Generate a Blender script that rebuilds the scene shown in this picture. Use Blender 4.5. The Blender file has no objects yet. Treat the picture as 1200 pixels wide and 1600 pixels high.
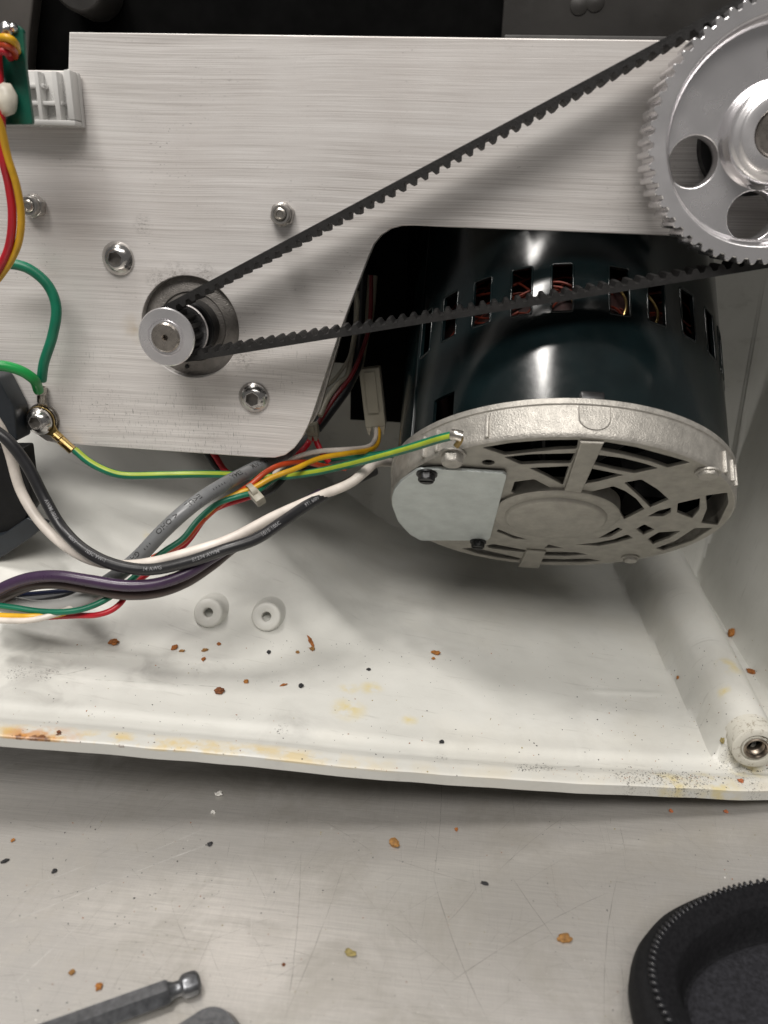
import bpy, bmesh, math, random
from mathutils import Vector, Matrix, noise
from mathutils.bvhtree import BVHTree

random.seed(7)
sc = bpy.context.scene
COL = sc.collection
S = 0.001                                   # everything below is written in millimetres
PI = math.pi

# ------------------------------------------------------------------ camera
H = 225.0
CX = Vector((14070, 900, -1200)).normalized()
CY = Vector((132, -464, 1200)); CY = (CY - CX * CX.dot(CY)).normalized()
CZ = CX.cross(CY)
EYE = Vector((0, 0, H))
cam = bpy.data.cameras.new('camera'); camo = bpy.data.objects.new('camera', cam); COL.objects.link(camo)
cam.sensor_fit = 'HORIZONTAL'; cam.sensor_width = 36; cam.lens = 36
cam.clip_start = 0.01; cam.clip_end = 50
cam.dof.use_dof = True; cam.dof.focus_distance = 0.335; cam.dof.aperture_fstop = 15
camo.matrix_world = Matrix(((CX.x, -CX.y, -CX.z, 0), (CY.x, -CY.y, -CY.z, 0), (CZ.x, -CZ.y, -CZ.z, H * S), (0, 0, 0, 1)))
sc.camera = camo

# ------------------------------------------------------------------ world, lamps, exposure
w = bpy.data.worlds.new('World'); sc.world = w; w.use_nodes = True
bgn = w.node_tree.nodes['Background']; bgn.inputs[0].default_value = (1.0, 0.97, 0.94, 1); bgn.inputs[1].default_value = 0.13
def lamp(name, loc, aim, sx, sy, power, col=(1, 0.96, 0.91)):
    l = bpy.data.lights.new(name, 'AREA'); l.shape = 'RECTANGLE'; l.size = sx * S; l.size_y = sy * S; l.energy = power; l.color = col
    o = bpy.data.objects.new(name, l); COL.objects.link(o); o.location = Vector(loc) * S
    o.rotation_euler = (Vector(aim) - Vector(loc)).to_track_quat('-Z', 'Y').to_euler()
lamp('ceiling_lamp', (-560, 35, 2150), (-400, 150, 100), 520, 220, 22)
lamp('ceiling_lamp', (-350, -1350, 2150), (0, 300, 100), 1500, 700, 46)
lamp('ceiling_lamp', (800, -1200, 2150), (0, 300, 100), 1200, 600, 12)
vs = sc.view_settings
vs.view_transform = 'Standard'; vs.look = 'None'; vs.exposure = 0.06; vs.gamma = 1.0; vs.use_curve_mapping = False
sc.cycles.use_denoising = True
sc.cycles.max_bounces = 6; sc.cycles.transmission_bounces = 5; sc.cycles.glossy_bounces = 3; sc.cycles.diffuse_bounces = 3; sc.cycles.caustics_reflective = False; sc.cycles.caustics_refractive = False

# ------------------------------------------------------------------ pixel -> place helpers
def ray(px, py):
    a, b = (px - 600) / 1200, (py - 800) / 1200
    return Vector((CX.x * a + CX.y * b + CX.z, CY.x * a + CY.y * b + CY.z, CZ.x * a + CZ.y * b + CZ.z))
def aty(px, py, y): d = ray(px, py); return EYE + d * (y / d.y)
def atz(px, py, z): d = ray(px, py); return EYE + d * ((z - H) / d.z)
def atp(px, py, p, n): d = ray(px, py); return EYE + d * ((p - EYE).dot(n) / d.dot(n))

# ------------------------------------------------------------------ materials
class G:
    def __init__(s, name):
        s.m = bpy.data.materials.new(name); s.m.use_nodes = True
        s.t = s.m.node_tree; s.b = s.t.nodes['Principled BSDF']; s.co = s.t.nodes.new('ShaderNodeTexCoord').outputs['Object']
    def n(s, typ, ins=None, **kw):
        nd = s.t.nodes.new('ShaderNode' + typ)
        for k, v in kw.items(): setattr(nd, k, v)
        for k, v in (ins or {}).items():
            if hasattr(v, 'is_output'): s.t.links.new(v, nd.inputs[k])
            else: nd.inputs[k].default_value = v
        return nd
    def map(s, scale=(1, 1, 1), rot=(0, 0, 0), loc=(0, 0, 0)):
        return s.n('Mapping', {0: s.co, 1: loc, 2: rot, 3: scale}).outputs[0]
    def noise(s, scale, detail=4, rough=.55, vec=None, dist=0):
        return s.n('TexNoise', {'Vector': vec or s.co, 'Scale': scale, 'Detail': detail, 'Roughness': rough, 'Distortion': dist}).outputs[0]
    def ramp(s, v, a, b, lo=0.0, hi=1.0):
        return s.n('MapRange', {0: v, 1: a, 2: b, 3: lo, 4: hi}).outputs[0]
    def math(s, op, a, b=0.0):
        return s.n('Math', {0: a, 1: b}, operation=op).outputs[0]
    def mix(s, f, a, b):
        return s.n('Mix', {0: f, 6: a, 7: b}, data_type='RGBA').outputs[2]
    def mul(s, a, b): return s.math('MULTIPLY', a, b)
    def mx(s, a, b): return s.math('MAXIMUM', a, b)
    def line(s, a, b, wd):                  # mask of one straight scratch from a to b (mm)
        a = Vector(a) * S; b = Vector(b) * S; d = b - a
        p = s.n('VectorMath', {0: s.co, 1: a}, operation='SUBTRACT').outputs[0]
        t = s.n('VectorMath', {0: p, 1: d / d.length_squared}, operation='DOT_PRODUCT').outputs['Value']
        t = s.n('Clamp', {0: t}).outputs[0]
        q = s.n('VectorMath', {0: d, 3: t}, operation='SCALE').outputs[0]
        e = s.n('VectorMath', {0: p, 1: q}, operation='DISTANCE').outputs['Value']
        return s.ramp(e, 0, wd * S, 1, 0)
    def blob(s, c, r, soft=1.0):
        e = s.n('VectorMath', {0: s.co, 1: Vector(c) * S}, operation='DISTANCE').outputs['Value']
        return s.ramp(e, 0, r * S, 1, 0)
    def out(s, **kw):
        for k, v in kw.items():
            k = {'color': 'Base Color', 'rough': 'Roughness', 'metal': 'Metallic', 'normal': 'Normal', 'aniso': 'Anisotropic', 'coat': 'Coat Weight',
                 'trans': 'Transmission Weight', 'spec': 'Specular IOR Level', 'ior': 'IOR', 'sheen': 'Sheen Weight', 'sss': 'Subsurface Weight'}[k]
            if hasattr(v, 'is_output'): s.t.links.new(v, s.b.inputs[k])
            else: s.b.inputs[k].default_value = v
        return s.m
    def bump(s, h, st, dist=.0005, nrm=None):
        ins = {'Height': h, 'Strength': st, 'Distance': dist}
        if nrm: ins['Normal'] = nrm
        return s.n('Bump', ins).outputs[0]
def c4(c): return (c[0], c[1], c[2], 1)
def simple(name, col, rough=.5, metal=0.0, var=.12, nsc=150, bump=0.0, bsc=600, **kw):
    g = G(name); nz = g.noise(nsc, 5)
    dk = tuple(x * (1 - var) for x in col); lt = tuple(min(1, x * (1 + var)) for x in col)
    a = dict(color=g.mix(g.ramp(nz, .3, .7), c4(dk), c4(lt)), rough=g.ramp(g.noise(nsc * 2.3, 3), .3, .7, rough * .85, min(1, rough * 1.15)), metal=metal)
    if bump: a['normal'] = g.bump(g.noise(bsc, 3), bump)
    a.update(kw); return g.out(**a)

MAT = {}
# brushed aluminium of the plate (object origin of the plate is at -70, 325, 115)
g = G('brushed_aluminium')
PO = Vector((-70, 325, 115))
wob = g.n('VectorMath', {0: g.co, 1: g.n('VectorMath', {0: g.n('TexNoise', {'Vector': g.co, 'Scale': 9.0, 'Detail': 2.0}).outputs[1], 1: (0, 0, .004)}, operation='MULTIPLY').outputs[0]}, operation='ADD').outputs[0]
def wmap(sc_, rot=(0, 0, 0)): return g.n('Mapping', {0: wob, 1: (0, 0, 0), 2: rot, 3: sc_}).outputs[0]
st1 = g.noise(1, 6, .7, wmap((9, 9, 2300))); st2 = g.noise(1, 4, .6, wmap((4, 4, 300))); st3 = g.noise(1, 3, .55, wmap((30, 30, 3600)))
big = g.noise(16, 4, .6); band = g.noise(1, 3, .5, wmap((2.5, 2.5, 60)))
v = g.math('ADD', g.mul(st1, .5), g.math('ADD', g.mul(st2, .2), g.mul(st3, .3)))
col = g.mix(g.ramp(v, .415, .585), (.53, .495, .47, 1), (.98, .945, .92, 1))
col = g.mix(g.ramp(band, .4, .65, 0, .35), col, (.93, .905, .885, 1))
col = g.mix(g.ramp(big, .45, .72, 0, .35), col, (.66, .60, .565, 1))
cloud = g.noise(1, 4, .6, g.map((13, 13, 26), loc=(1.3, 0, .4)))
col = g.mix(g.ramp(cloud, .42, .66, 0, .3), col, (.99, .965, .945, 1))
scf = g.mul(g.ramp(g.noise(1, 6, .72, g.map((500, 500, 900), (0, .5, 0))), .60, .66), g.ramp(g.noise(30, 3), .50, .62))
scf2 = g.mul(g.ramp(g.noise(1, 5, .75, g.map((1700, 1700, 240))), .575, .64), g.mul(g.ramp(g.n('SeparateXYZ', {0: g.co}).outputs[2], .085, .02), g.ramp(g.noise(30, 2, vec=g.map((1, 1, 1), loc=(3, 0, 1))), .46, .6)))
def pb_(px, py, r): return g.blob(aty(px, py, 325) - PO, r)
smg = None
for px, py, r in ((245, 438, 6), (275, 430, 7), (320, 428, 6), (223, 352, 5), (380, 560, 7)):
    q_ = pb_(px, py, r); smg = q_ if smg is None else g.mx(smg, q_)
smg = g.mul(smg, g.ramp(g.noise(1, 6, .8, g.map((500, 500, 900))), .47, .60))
tan_ = g.mul(pb_(212, 515, 8), g.ramp(g.noise(120, 4), .35, .6))
col = g.mix(g.mul(g.mx(scf, scf2), .7), col, (.085, .08, .075, 1))
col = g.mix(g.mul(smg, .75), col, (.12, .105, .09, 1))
col = g.mix(g.mul(tan_, .5), col, (.50, .38, .22, 1))
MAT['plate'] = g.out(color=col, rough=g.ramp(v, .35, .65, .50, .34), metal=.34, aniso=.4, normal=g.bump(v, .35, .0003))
# stainless worktop
g = G('stainless_worktop')
a1 = g.noise(1, 6, .75, g.map((60, 2200, 1))); a2 = g.noise(1, 5, .75, g.map((2400, 90, 1), (0, 0, .06))); a3 = g.noise(1, 4, .7, g.map((18, 700, 1), (0, 0, .5))); big = g.noise(7, 4)
v = g.math('ADD', g.mul(a1, .5), g.math('ADD', g.mul(a2, .2), g.mul(a3, .3)))
col = g.mix(g.ramp(v, .36, .64), (.58, .56, .53, 1), (.86, .83, .79, 1))
col = g.mix(g.ramp(big, .4, .72, 0, .4), col, (.47, .45, .42, 1))
fine = g.mul(g.ramp(g.noise(1, 3, .6, g.map((26, 2600, 1), (0, 0, .95))), .66, .74), g.ramp(g.noise(20, 2), .45, .6))
fine2 = g.mul(g.ramp(g.noise(1, 3, .6, g.map((2300, 22, 1), (0, 0, .45))), .66, .74), g.ramp(g.noise(24, 2, vec=g.map(loc=(2, 1, 0))), .45, .6))
col = g.mix(g.mul(g.mx(fine, fine2), .28), col, (.2, .19, .175, 1))
smu = g.mul(g.ramp(g.noise(24, 6, .65, dist=.5), .46, .66), .6)
col = g.mix(smu, col, (.40, .375, .33, 1))
stn = g.ramp(g.noise(95, 6, .7, dist=.6), .66, .74)
col = g.mix(g.mul(stn, .5), col, (.33, .29, .22, 1))
MAT['table'] = g.out(color=col, rough=g.math('ADD', g.ramp(v, .35, .65, .40, .29), g.mul(smu, .25)), metal=.7, aniso=.3, normal=g.bump(v, .16, .0002))
MAT['scratch_dark'] = simple('dark_scratch', (.27, .25, .23), .5, .5, .25, 400)
MAT['scratch_pale'] = simple('pale_scratch', (.80, .78, .75), .4, .6, .15, 400)  # paler steel tone
MAT['castgrey'] = simple('cast_aluminium', (.42, .40, .365), .42, .5, .18, 260, .6, 1500)
MAT['castplain'] = simple('cast_aluminium_flat', (.37, .352, .315), .5, .45, .14, 160, .25, 1200)
MAT['zinc'] = simple('zinc_plated_steel', (.60, .64, .635), .42, .55, .10, 120, .35, 900)
MAT['motorpaint'] = simple('dark_teal_enamel', (.0035, .008, .009), .17, 0, .25, 60, .03, 300, spec=.5)
MAT['machined'] = simple('machined_aluminium', (.80, .785, .80), .25, .82, .05, 40, 0, 2200, aniso=.5)
MAT['steel'] = simple('bright_steel', (.56, .545, .53), .2, 1.0, .1, 200)
MAT['nutsteel'] = simple('dull_steel', (.46, .44, .42), .34, .95, .15, 300)
MAT['darksteel'] = simple('dark_cavity_steel', (.16, .15, .14), .45, .8, .2, 300)
MAT['shaft'] = simple('shaft_steel', (.42, .385, .35), .28, .95, .2, 260, .1, 900)
MAT['castflange'] = simple('dark_cast_flange', (.24, .225, .21), .5, .6, .22, 200, .7, 1600)
MAT['brass'] = simple('tinned_brass', (.50, .36, .15), .3, .95, .2, 300)
MAT['tin'] = simple('tinned_copper', (.50, .47, .43), .28, .95, .12, 300)
MAT['rubber'] = simple('belt_rubber', (.013, .0125, .0125), .6, 0, .4, 400, .4, 2000, spec=.35)
MAT['blackplastic'] = simple('black_plastic', (.006, .006, .0065), .5, 0, .2, 200, spec=.25)
MAT['blackbolt'] = simple('black_oxide', (.02, .02, .021), .35, .4, .25, 400)
MAT['keysteel'] = simple('black_oxide_key', (.16, .165, .175), .34, .75, .3, 500, .15, 900)
MAT['nylon'] = simple('nylon_shaded', (.33, .305, .245), .42, 0, .06, 100, sss=.0)  # white nylon darkened to carry the shade beside the motor
MAT['slate'] = simple('slate_plastic', (.016, .020, .025), .4, 0, .2, 120)
MAT['shade_black'] = simple('shade_black_matt', (.003, .003, .003), .9, 0, .2, 60, spec=.05)  # matt black stand-in for deep shade
MAT['greypanel'] = simple('dark_grey_panel', (.030, .028, .026), .5, .2, .2, 40, .1, 300)
MAT['browngrey'] = simple('brown_grey_casting', (.075, .068, .062), .5, .3, .2, 40)
MAT['copper'] = simple('enamelled_copper', (.12, .018, .008), .4, .4, .4, 500)
MAT['coil'] = simple('coil_tape', (.02, .004, .003), .7, 0, .4, 300)
MAT['pcb'] = simple('green_circuit_board', (.003, .085, .055), .38, 0, .18, 120)
MAT['solder'] = simple('solder', (.6, .6, .6), .25, 1, .1, 200)
MAT['hotglue'] = simple('hot_glue', (.68, .64, .55), .35, 0, .1, 200)
g = G('clear_acrylic'); MAT['clear'] = g.out(color=(.93, .92, .90, 1), rough=g.ramp(g.noise(80), .3, .7, .15, .3), trans=.35, ior=1.3)
g = G('case_fabric'); fz = g.noise(700, 6, .8); wv = g.noise(4200, 2)
MAT['fabric'] = g.out(color=g.mix(g.ramp(fz, .3, .7), (.003, .003, .004, 1), (.016, .016, .018, 1)), rough=.95, spec=.15, normal=g.bump(wv, .6, .0003))
g = G('case_shell_fabric'); wv = g.n('TexWave', {'Vector': g.map(rot=(0, 0, .6)), 'Scale': 900, 'Distortion': 1.5}).outputs[1]
MAT['fabric2'] = g.out(color=g.mix(g.ramp(g.noise(900, 4), .3, .7), (.004, .004, .0046, 1), (.010, .010, .0115, 1)), rough=.8, spec=.25, normal=g.bump(wv, .4, .0002))
MAT['pad'] = simple('case_pad', (.022, .022, .026), .95, 0, .5, 900, .5, 2500, spec=.2)
MAT['zip'] = simple('zipper_nylon', (.022, .022, .025), .3, 0, .2, 300)
def wiremat(n, c, r=.38): MAT[n] = simple('insulation_' + n, c, r, 0, .2, 90, .05, 500)
wiremat('green', (.004, .16, .088)); wiremat('brightgreen', (.008, .26, .055)); wiremat('red', (.48, .010, .022)); wiremat('yellow', (.68, .37, .014)); wiremat('yellowstripe', (.34, .44, .035))
wiremat('white', (.69, .63, .57), .42); wiremat('black', (.016, .016, .018), .34); wiremat('purple', (.048, .026, .060), .3); wiremat('brown', (.066, .045, .040), .32)
wiremat('grey', (.165, .17, .175), .3); wiremat('red_shaded', (.14, .006, .010)); wiremat('navy', (.008, .014, .05)); wiremat('orangered', (.5, .06, .015))  # second red is the first darkened to stand in for shade
MAT['printdark'] = simple('print_ink_dark', (.02, .02, .02), .6, 0, .1)
MAT['printpale'] = simple('print_ink_pale', (.22, .22, .23), .6, 0, .3, 900)
g = G('clear_sleeve'); MAT['sleeve'] = g.out(color=(.62, .62, .60, 1), rough=.22, trans=.35, ior=1.35)
for nm, c in dict(rust=(.30, .10, .018), tan=(.29, .145, .04), orange=(.36, .14, .025), soot=(.018, .018, .02), salmon=(.42, .13, .05), olive=(.30, .24, .09), pale=(.72, .70, .66), darkrust=(.17, .055, .015)).items():
    MAT['crumb_' + nm] = simple('crumb_' + nm, c, .7, 0, .4, 700, .6, 1800)

# ------------------------------------------------------------------ mesh helpers
class MB:
    def __init__(s): s.v = []; s.f = []; s.mi = []
    def add(s, vs, fs, mi=0):
        b = len(s.v); s.v += [Vector(v) for v in vs]; s.f += [tuple(i + b for i in f) for f in fs]; s.mi += [mi] * len(fs); return s
    def box(s, lo, hi, bev=0, mat=None, mi=0):
        bm = bmesh.new(); bmesh.ops.create_cube(bm, size=1)
        for v in bm.verts: v.co = Vector([(lo[i] + hi[i]) / 2 + v.co[i] * (hi[i] - lo[i]) for i in range(3)])
        if bev: bmesh.ops.bevel(bm, geom=list(bm.edges), offset=bev, segments=2, profile=.5, affect='EDGES')
        if mat: bm.transform(mat)
        return s.bm(bm, mi)
    def bm(s, bm, mi=0):
        bm.verts.ensure_lookup_table(); bm.verts.index_update()
        s.add([v.co.copy() for v in bm.verts], [tuple(v.index for v in f.verts) for f in bm.faces], mi); bm.free(); return s
    def lathe(s, prof, n=48, mat=None, mi=0, rfun=None):
        """profile of (radius, axial z); closed shape about local Z"""
        vs, fs = [], []
        for k, (r, z) in enumerate(prof):
            for i in range(n):
                a = 2 * PI * i / n; rr = rfun(k, a, r) if rfun else r
                vs.append(Vector((rr * math.cos(a), rr * math.sin(a), z)))
        for k in range(len(prof) - 1):
            for i in range(n):
                j = (i + 1) % n; fs.append((k * n + i, k * n + j, (k + 1) * n + j, (k + 1) * n + i))
        if prof[0][0] > 0 and prof[0][0] < 1e-2: pass
        if mat: vs = [mat @ v for v in vs]
        return s.add(vs, fs, mi)
    def cap(s, r, z, n=48, mat=None, mi=0, flip=False):
        vs = [Vector((r * math.cos(2 * PI * i / n), r * math.sin(2 * PI * i / n), z)) for i in range(n)]
        if mat: vs = [mat @ v for v in vs]
        f = tuple(range(n)); return s.add(vs, [f[::-1] if flip else f], mi)
    def prism(s, poly, z0, z1, mat=None, mi=0):
        n = len(poly); vs = [Vector((x, y, z0)) for x, y in poly] + [Vector((x, y, z1)) for x, y in poly]
        if mat: vs = [mat @ v for v in vs]
        return s.add(vs, [tuple(range(n))[::-1], tuple(range(n, 2 * n))] + [(i, (i + 1) % n, n + (i + 1) % n, n + i) for i in range(n)], mi)
    def tube(s, path, rad, n=12, mis=None, mi=0, twist=0.0, caps=True):
        fr = frames(path); vs, fs, ms = [], [], []
        for k, (p, t, a, b) in enumerate(fr):
            r = rad(k / (len(fr) - 1)) if callable(rad) else rad
            for i in range(n):
                an = 2 * PI * i / n + twist * k / len(fr); vs.append(p + (a * math.cos(an) + b * math.sin(an)) * r)
        for k in range(len(fr) - 1):
            for i in range(n):
                j = (i + 1) % n; fs.append((k * n + i, k * n + j, (k + 1) * n + j, (k + 1) * n + i)); ms.append(mis[i] if mis else mi)
        if caps: fs += [tuple(range(n))[::-1], tuple(range((len(fr) - 1) * n, len(fr) * n))]; ms += [mi, mi]
        b0 = len(s.v); s.v += vs; s.f += [tuple(i + b0 for i in f) for f in fs]; s.mi += ms; return s
    def mesh(s, me, mat=None, mi=0):
        vs = [v.co.copy() for v in me.vertices]
        if mat: vs = [mat @ v for v in vs]
        return s.add(vs, [tuple(p.vertices) for p in me.polygons], mi)
    def build(s, name, mats, parent=None, smooth=40, local=False):
        me = bpy.data.meshes.new(name)
        inv = parent['_m'].inverted() if False else None
        vs = s.v
        if parent is not None and not local:
            im = MW[parent.name].inverted(); vs = [im @ v for v in vs]
        me.from_pydata([v * S for v in vs], [], s.f)
        bm = bmesh.new(); bm.from_mesh(me); bmesh.ops.recalc_face_normals(bm, faces=bm.faces); bm.to_mesh(me); bm.free()
        if isinstance(mats, str): mats = [mats]
        for m in mats: me.materials.append(MAT[m])
        if len(mats) > 1: me.polygons.foreach_set('material_index', s.mi)
        if smooth:
            me.polygons.foreach_set('use_smooth', [True] * len(me.polygons)); me.set_sharp_from_angle(angle=math.radians(smooth))
        o = bpy.data.objects.new(name, me); COL.objects.link(o)
        if parent is not None: o.parent = parent
        MW[o.name] = MW[parent.name].copy() if parent is not None else Matrix.Identity(4)
        return o
MW = {}
def place(o, m):
    """m in millimetres"""
    MW[o.name] = m; mm = m.copy(); mm.translation = m.translation * S; o.matrix_basis = mm
def thing(name, label, cat, m=None, group=None):
    o = bpy.data.objects.new(name, None); o.empty_display_size = .005; COL.objects.link(o)
    place(o, m if isinstance(m, Matrix) else Matrix.Translation(Vector(m or (0, 0, 0))))
    return tag(o, label, cat, group)
def tag(o, label, cat, group=None):
    o['label'] = label; o['category'] = cat
    if group: o['group'] = group
    return o
def recentre(o):
    """put a one-mesh thing's origin at its base"""
    me = o.data; lo = [min(v.co[i] for v in me.vertices) for i in range(3)]; hi = [max(v.co[i] for v in me.vertices) for i in range(3)]
    c = Vector(((lo[0] + hi[0]) / 2, (lo[1] + hi[1]) / 2, lo[2])); me.transform(Matrix.Translation(-c)); o.location = c; MW[o.name] = Matrix.Translation(c / S); return o
def frames(path):
    out = []
    for k, p in enumerate(path):
        t = (path[min(k + 1, len(path) - 1)] - path[max(k - 1, 0)]).normalized()
        c = (EYE - p).normalized(); a = (c - t * c.dot(t)).normalized(); out.append((p, t, a, t.cross(a)))
    return out
def catmull(pts, step=1.2, closed=False):
    pts = [Vector(p) for p in pts]; P = [pts[-1]] + pts + [pts[0], pts[1]] if closed else [pts[0] * 2 - pts[1]] + pts + [pts[-1] * 2 - pts[-2]]; out = []
    for i in range(1, len(P) - 2):
        n = max(2, int((P[i + 1] - P[i]).length / step))
        for k in range(n):
            t = k / n; a, b, c, d = P[i - 1], P[i], P[i + 1], P[i + 2]
            out.append(.5 * (2 * b + (c - a) * t + (2 * a - 5 * b + 4 * c - d) * t * t + (3 * b - a - 3 * c + d) * t ** 3))
    if not closed: out.append(P[-2])
    return out
def axis_m(loc, z, x=None):
    z = Vector(z).normalized(); x = Vector(x) if x else Vector((1, 0, 0)); x = (x - z * x.dot(z)).normalized(); y = z.cross(x)
    m = Matrix((x, y, z)).transposed().to_4x4(); m.translation = Vector(loc); return m
def filled(outline, holes, thick, bev=.4, res=2):
    """flat outline with holes -> solid of real thickness, rounded edges; local XY, centred on z=0"""
    cu = bpy.data.curves.new('t', 'CURVE'); cu.dimensions = '2D'; cu.fill_mode = 'BOTH'; cu.extrude = thick / 2 - bev; cu.bevel_depth = bev; cu.bevel_resolution = res; cu.offset = -bev
    for poly in [outline] + holes:
        sp = cu.splines.new('POLY'); sp.points.add(len(poly) - 1); sp.use_cyclic_u = True
        for p, q in zip(sp.points, poly): p.co = (q[0], q[1], 0, 1)
    return curve_mesh(cu)
def curve_mesh(cu):
    o = bpy.data.objects.new('t', cu); COL.objects.link(o); dg = bpy.context.evaluated_depsgraph_get(); me = bpy.data.meshes.new_from_object(o.evaluated_get(dg))
    bpy.data.objects.remove(o); bpy.data.curves.remove(cu); return me
def textmesh(body, size, extr=.03):
    cu = bpy.data.curves.new('t', 'FONT'); cu.body = body; cu.size = size; cu.extrude = extr; cu.resolution_u = 2; cu.offset = size * .012; return curve_mesh(cu)
def circ(cx, cy, r, n=48, a0=0): return [(cx + r * math.cos(a0 + 2 * PI * i / n), cy + r * math.sin(a0 + 2 * PI * i / n)) for i in range(n)]
def roundpoly(pts, r, n=6):
    out = []; N = len(pts)
    for i in range(N):
        p0, p, p1 = Vector(pts[i - 1]).to_2d(), Vector(pts[i]).to_2d(), Vector(pts[(i + 1) % N]).to_2d()
        a, b = (p0 - p), (p1 - p); rr = min(r, a.length * .45, b.length * .45); a = p + a.normalized() * rr; b = p + b.normalized() * rr
        for k in range(n + 1):
            t = k / n; q = a * (1 - t) ** 2 + p * 2 * t * (1 - t) + b * t * t; out.append((q.x, q.y))
    return out

# ------------------------------------------------------------------ worktop
tb = MB().box((-700, -300, -14), (700, 1100, 0), 1.0).build('worktop', 'table'); tb['kind'] = 'structure'
SCR = [((0, 1448), (345, 1312), .7, 1), ((470, 1330), (445, 1600), .25, 0), ((690, 1220), (678, 1370), .25, 0), ((678, 1370), (765, 1600), .3, 0), ((775, 1365), (885, 1275), .25, 0),
       ((690, 1545), (960, 1390), .25, 0), ((800, 1372), (870, 1470), .25, 0), ((968, 1290), (978, 1335), .35, 0), ((965, 1370), (945, 1600), .3, 0), ((610, 1340), (745, 1382), .22, 0), ((0, 1560), (130, 1440), .5, 1),
       ((500, 1280), (580, 1330), .2, 0), ((600, 1435), (720, 1530), .2, 0), ((700, 1440), (745, 1385), .2, 0), ((440, 1600), (540, 1340), .2, 0), ((20, 1400), (200, 1330), .4, 1), ((160, 1360), (330, 1290), .35, 1)]
def scratch(b, p, q, wd, rn, mi):
    d = q - p; L = d.length; t = d / L; n = Vector((-t.y, t.x, 0)); k = max(3, int(L / 3)); bow = rn.uniform(-.03, .03) * L; V = []; gap = rn.uniform(0, 50)
    for i in range(k + 1):
        u = i / k; c = p + d * u + n * (bow * 4 * u * (1 - u) + .25 * noise.noise(Vector((u * L / 9, gap, 0))))
        h = wd * .38 * (.25 + .75 * min(1, 5 * u, 5 * (1 - u))) * max(.12, .6 + .9 * noise.noise(Vector((u * L / 5, gap, 4))))
        V += [c + n * h + Vector((0, 0, .025)), c - n * h + Vector((0, 0, .025))]
    b.add(V, [(2 * i, 2 * i + 1, 2 * i + 3, 2 * i + 2) for i in range(k)], mi)
rn = random.Random(5)
for p, q, wd, k in SCR:
    b = MB(); scratch(b, atz(*p, 0), atz(*q, 0), wd, rn, 0); b.build('scratch', 'scratch_pale' if k else 'scratch_dark', tb, smooth=0)
b = MB()
for i in range(420):
    p = atz(rn.uniform(-20, 1220), rn.uniform(1260, 1610), 0); a = rn.choice((rn.gauss(0, .12), rn.gauss(1.5, .15), rn.gauss(.7, .2), rn.gauss(-.8, .2))); L = rn.uniform(4, 26)
    scratch(b, p, p + Vector((math.cos(a), math.sin(a), 0)) * L, rn.uniform(.05, .13), rn, rn.choice((0, 0, 1)))
o = b.build('fine_scratches', ['scratch_dark', 'scratch_pale'], tb, smooth=0); o['kind'] = 'stuff'

# ------------------------------------------------------------------ white housing
def lerp(tab, x):
    if x <= tab[0][0]: return tab[0][1]
    for (a, b), (c, d) in zip(tab, tab[1:]):
        if x <= c: t = (x - a) / (c - a); return b + (d - b) * t
    return tab[-1][1]
def zf(x): return 27 - .112 * (x + 19)
RIM = [(-260, 204), (-157, 215), (-124, 220.5), (-90, 225.5), (-18, 234), (57, 247), (125, 261), (145, 266.5), (158, 274), (166, 286), (172, 302), (176, 330), (190, 352), (240, 372)]
def smax(a, b, k):
    h = max(k - abs(a - b), 0) / k; return max(a, b) + h * h * k * .25
def smin(a, b, k): return -smax(-a, -b, k)
RIDGE = [((20, 1050), (345, 1083), .45), ((150, 1070), (340, 1072), .3), ((910, 1080), (1048, 1086), .5), ((70, 1020), (345, 1033), .3)]
def floorpt(px, py):
    d = ray(px, py); k = (zf(0) - H) / (d.z + .112 * d.x); return EYE + d * k
RSEG = [(floorpt(*a), floorpt(*b), h) for a, b, h in RIDGE]
def hgt(x, y, s):
    f = zf(x)
    lip = f + lerp([(0, 1.75), (.5, 2.1), (2, 2.15), (7, 1.9), (10, .8), (13, -.6), (18, -.9), (22, .3), (30, -.2), (50, .4), (80, 0)], s)
    for a, b, h in RSEG:
        dx, dy = b.x - a.x, b.y - a.y; t = ((x - a.x) * dx + (y - a.y) * dy) / (dx * dx + dy * dy)
        if 0 < t < 1:
            e = abs((x - a.x) * dy - (y - a.y) * dx) / math.hypot(dx, dy); lip += h * math.exp(-(e / 1.3) ** 2) * min(1, 6 * t, 6 * (1 - t))
    lip += .5 * noise.noise(Vector((x / 40, y / 40, 0))) + .15 * noise.noise(Vector((x / 11, y / 11, 3)))
    w1 = f + .69 * (y - (322 + .31 * (x + 37)))
    f2 = f + .60 * (-37 - x)
    z = smax(lip, smin(w1, f2, 3.5), 6)
    r = 9.6 + max(0, y - 278) * .045; xp, zp = 132, 23.5
    e = abs(x - xp)
    if y > 277:
        zz = zp + math.sqrt(r * r - e * e) if e < r * .96 else zp + r * .28 - (e - r * .96) * 4
        z = smax(z, zz if y > 281 else zz - (281 - y) * 25, 3.2)
    z = smax(z, f + 6.0 * (x - 165) + max(0, (y - 300)) * .06, 9)
    z = smax(z, f + 12 * (y - 474), 12)
    return min(z, 400)
xs = [-250 + i * 1.6 for i in range(int(436 / 1.6) + 1)] + [186 + 3 * i for i in range(1, 18)]
svals = [0, .4, .8, 1.4, 2, 3, 4, 5.5, 7, 8, 9, 10, 11, 12, 13, 14.5, 16, 17.5, 19, 20.5, 22, 24, 26, 28] + [30 + 1.6 * i for i in range(int(240 / 1.6))] + [275, 282, 290]
vt, att = [], []
nv = len(svals)
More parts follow.
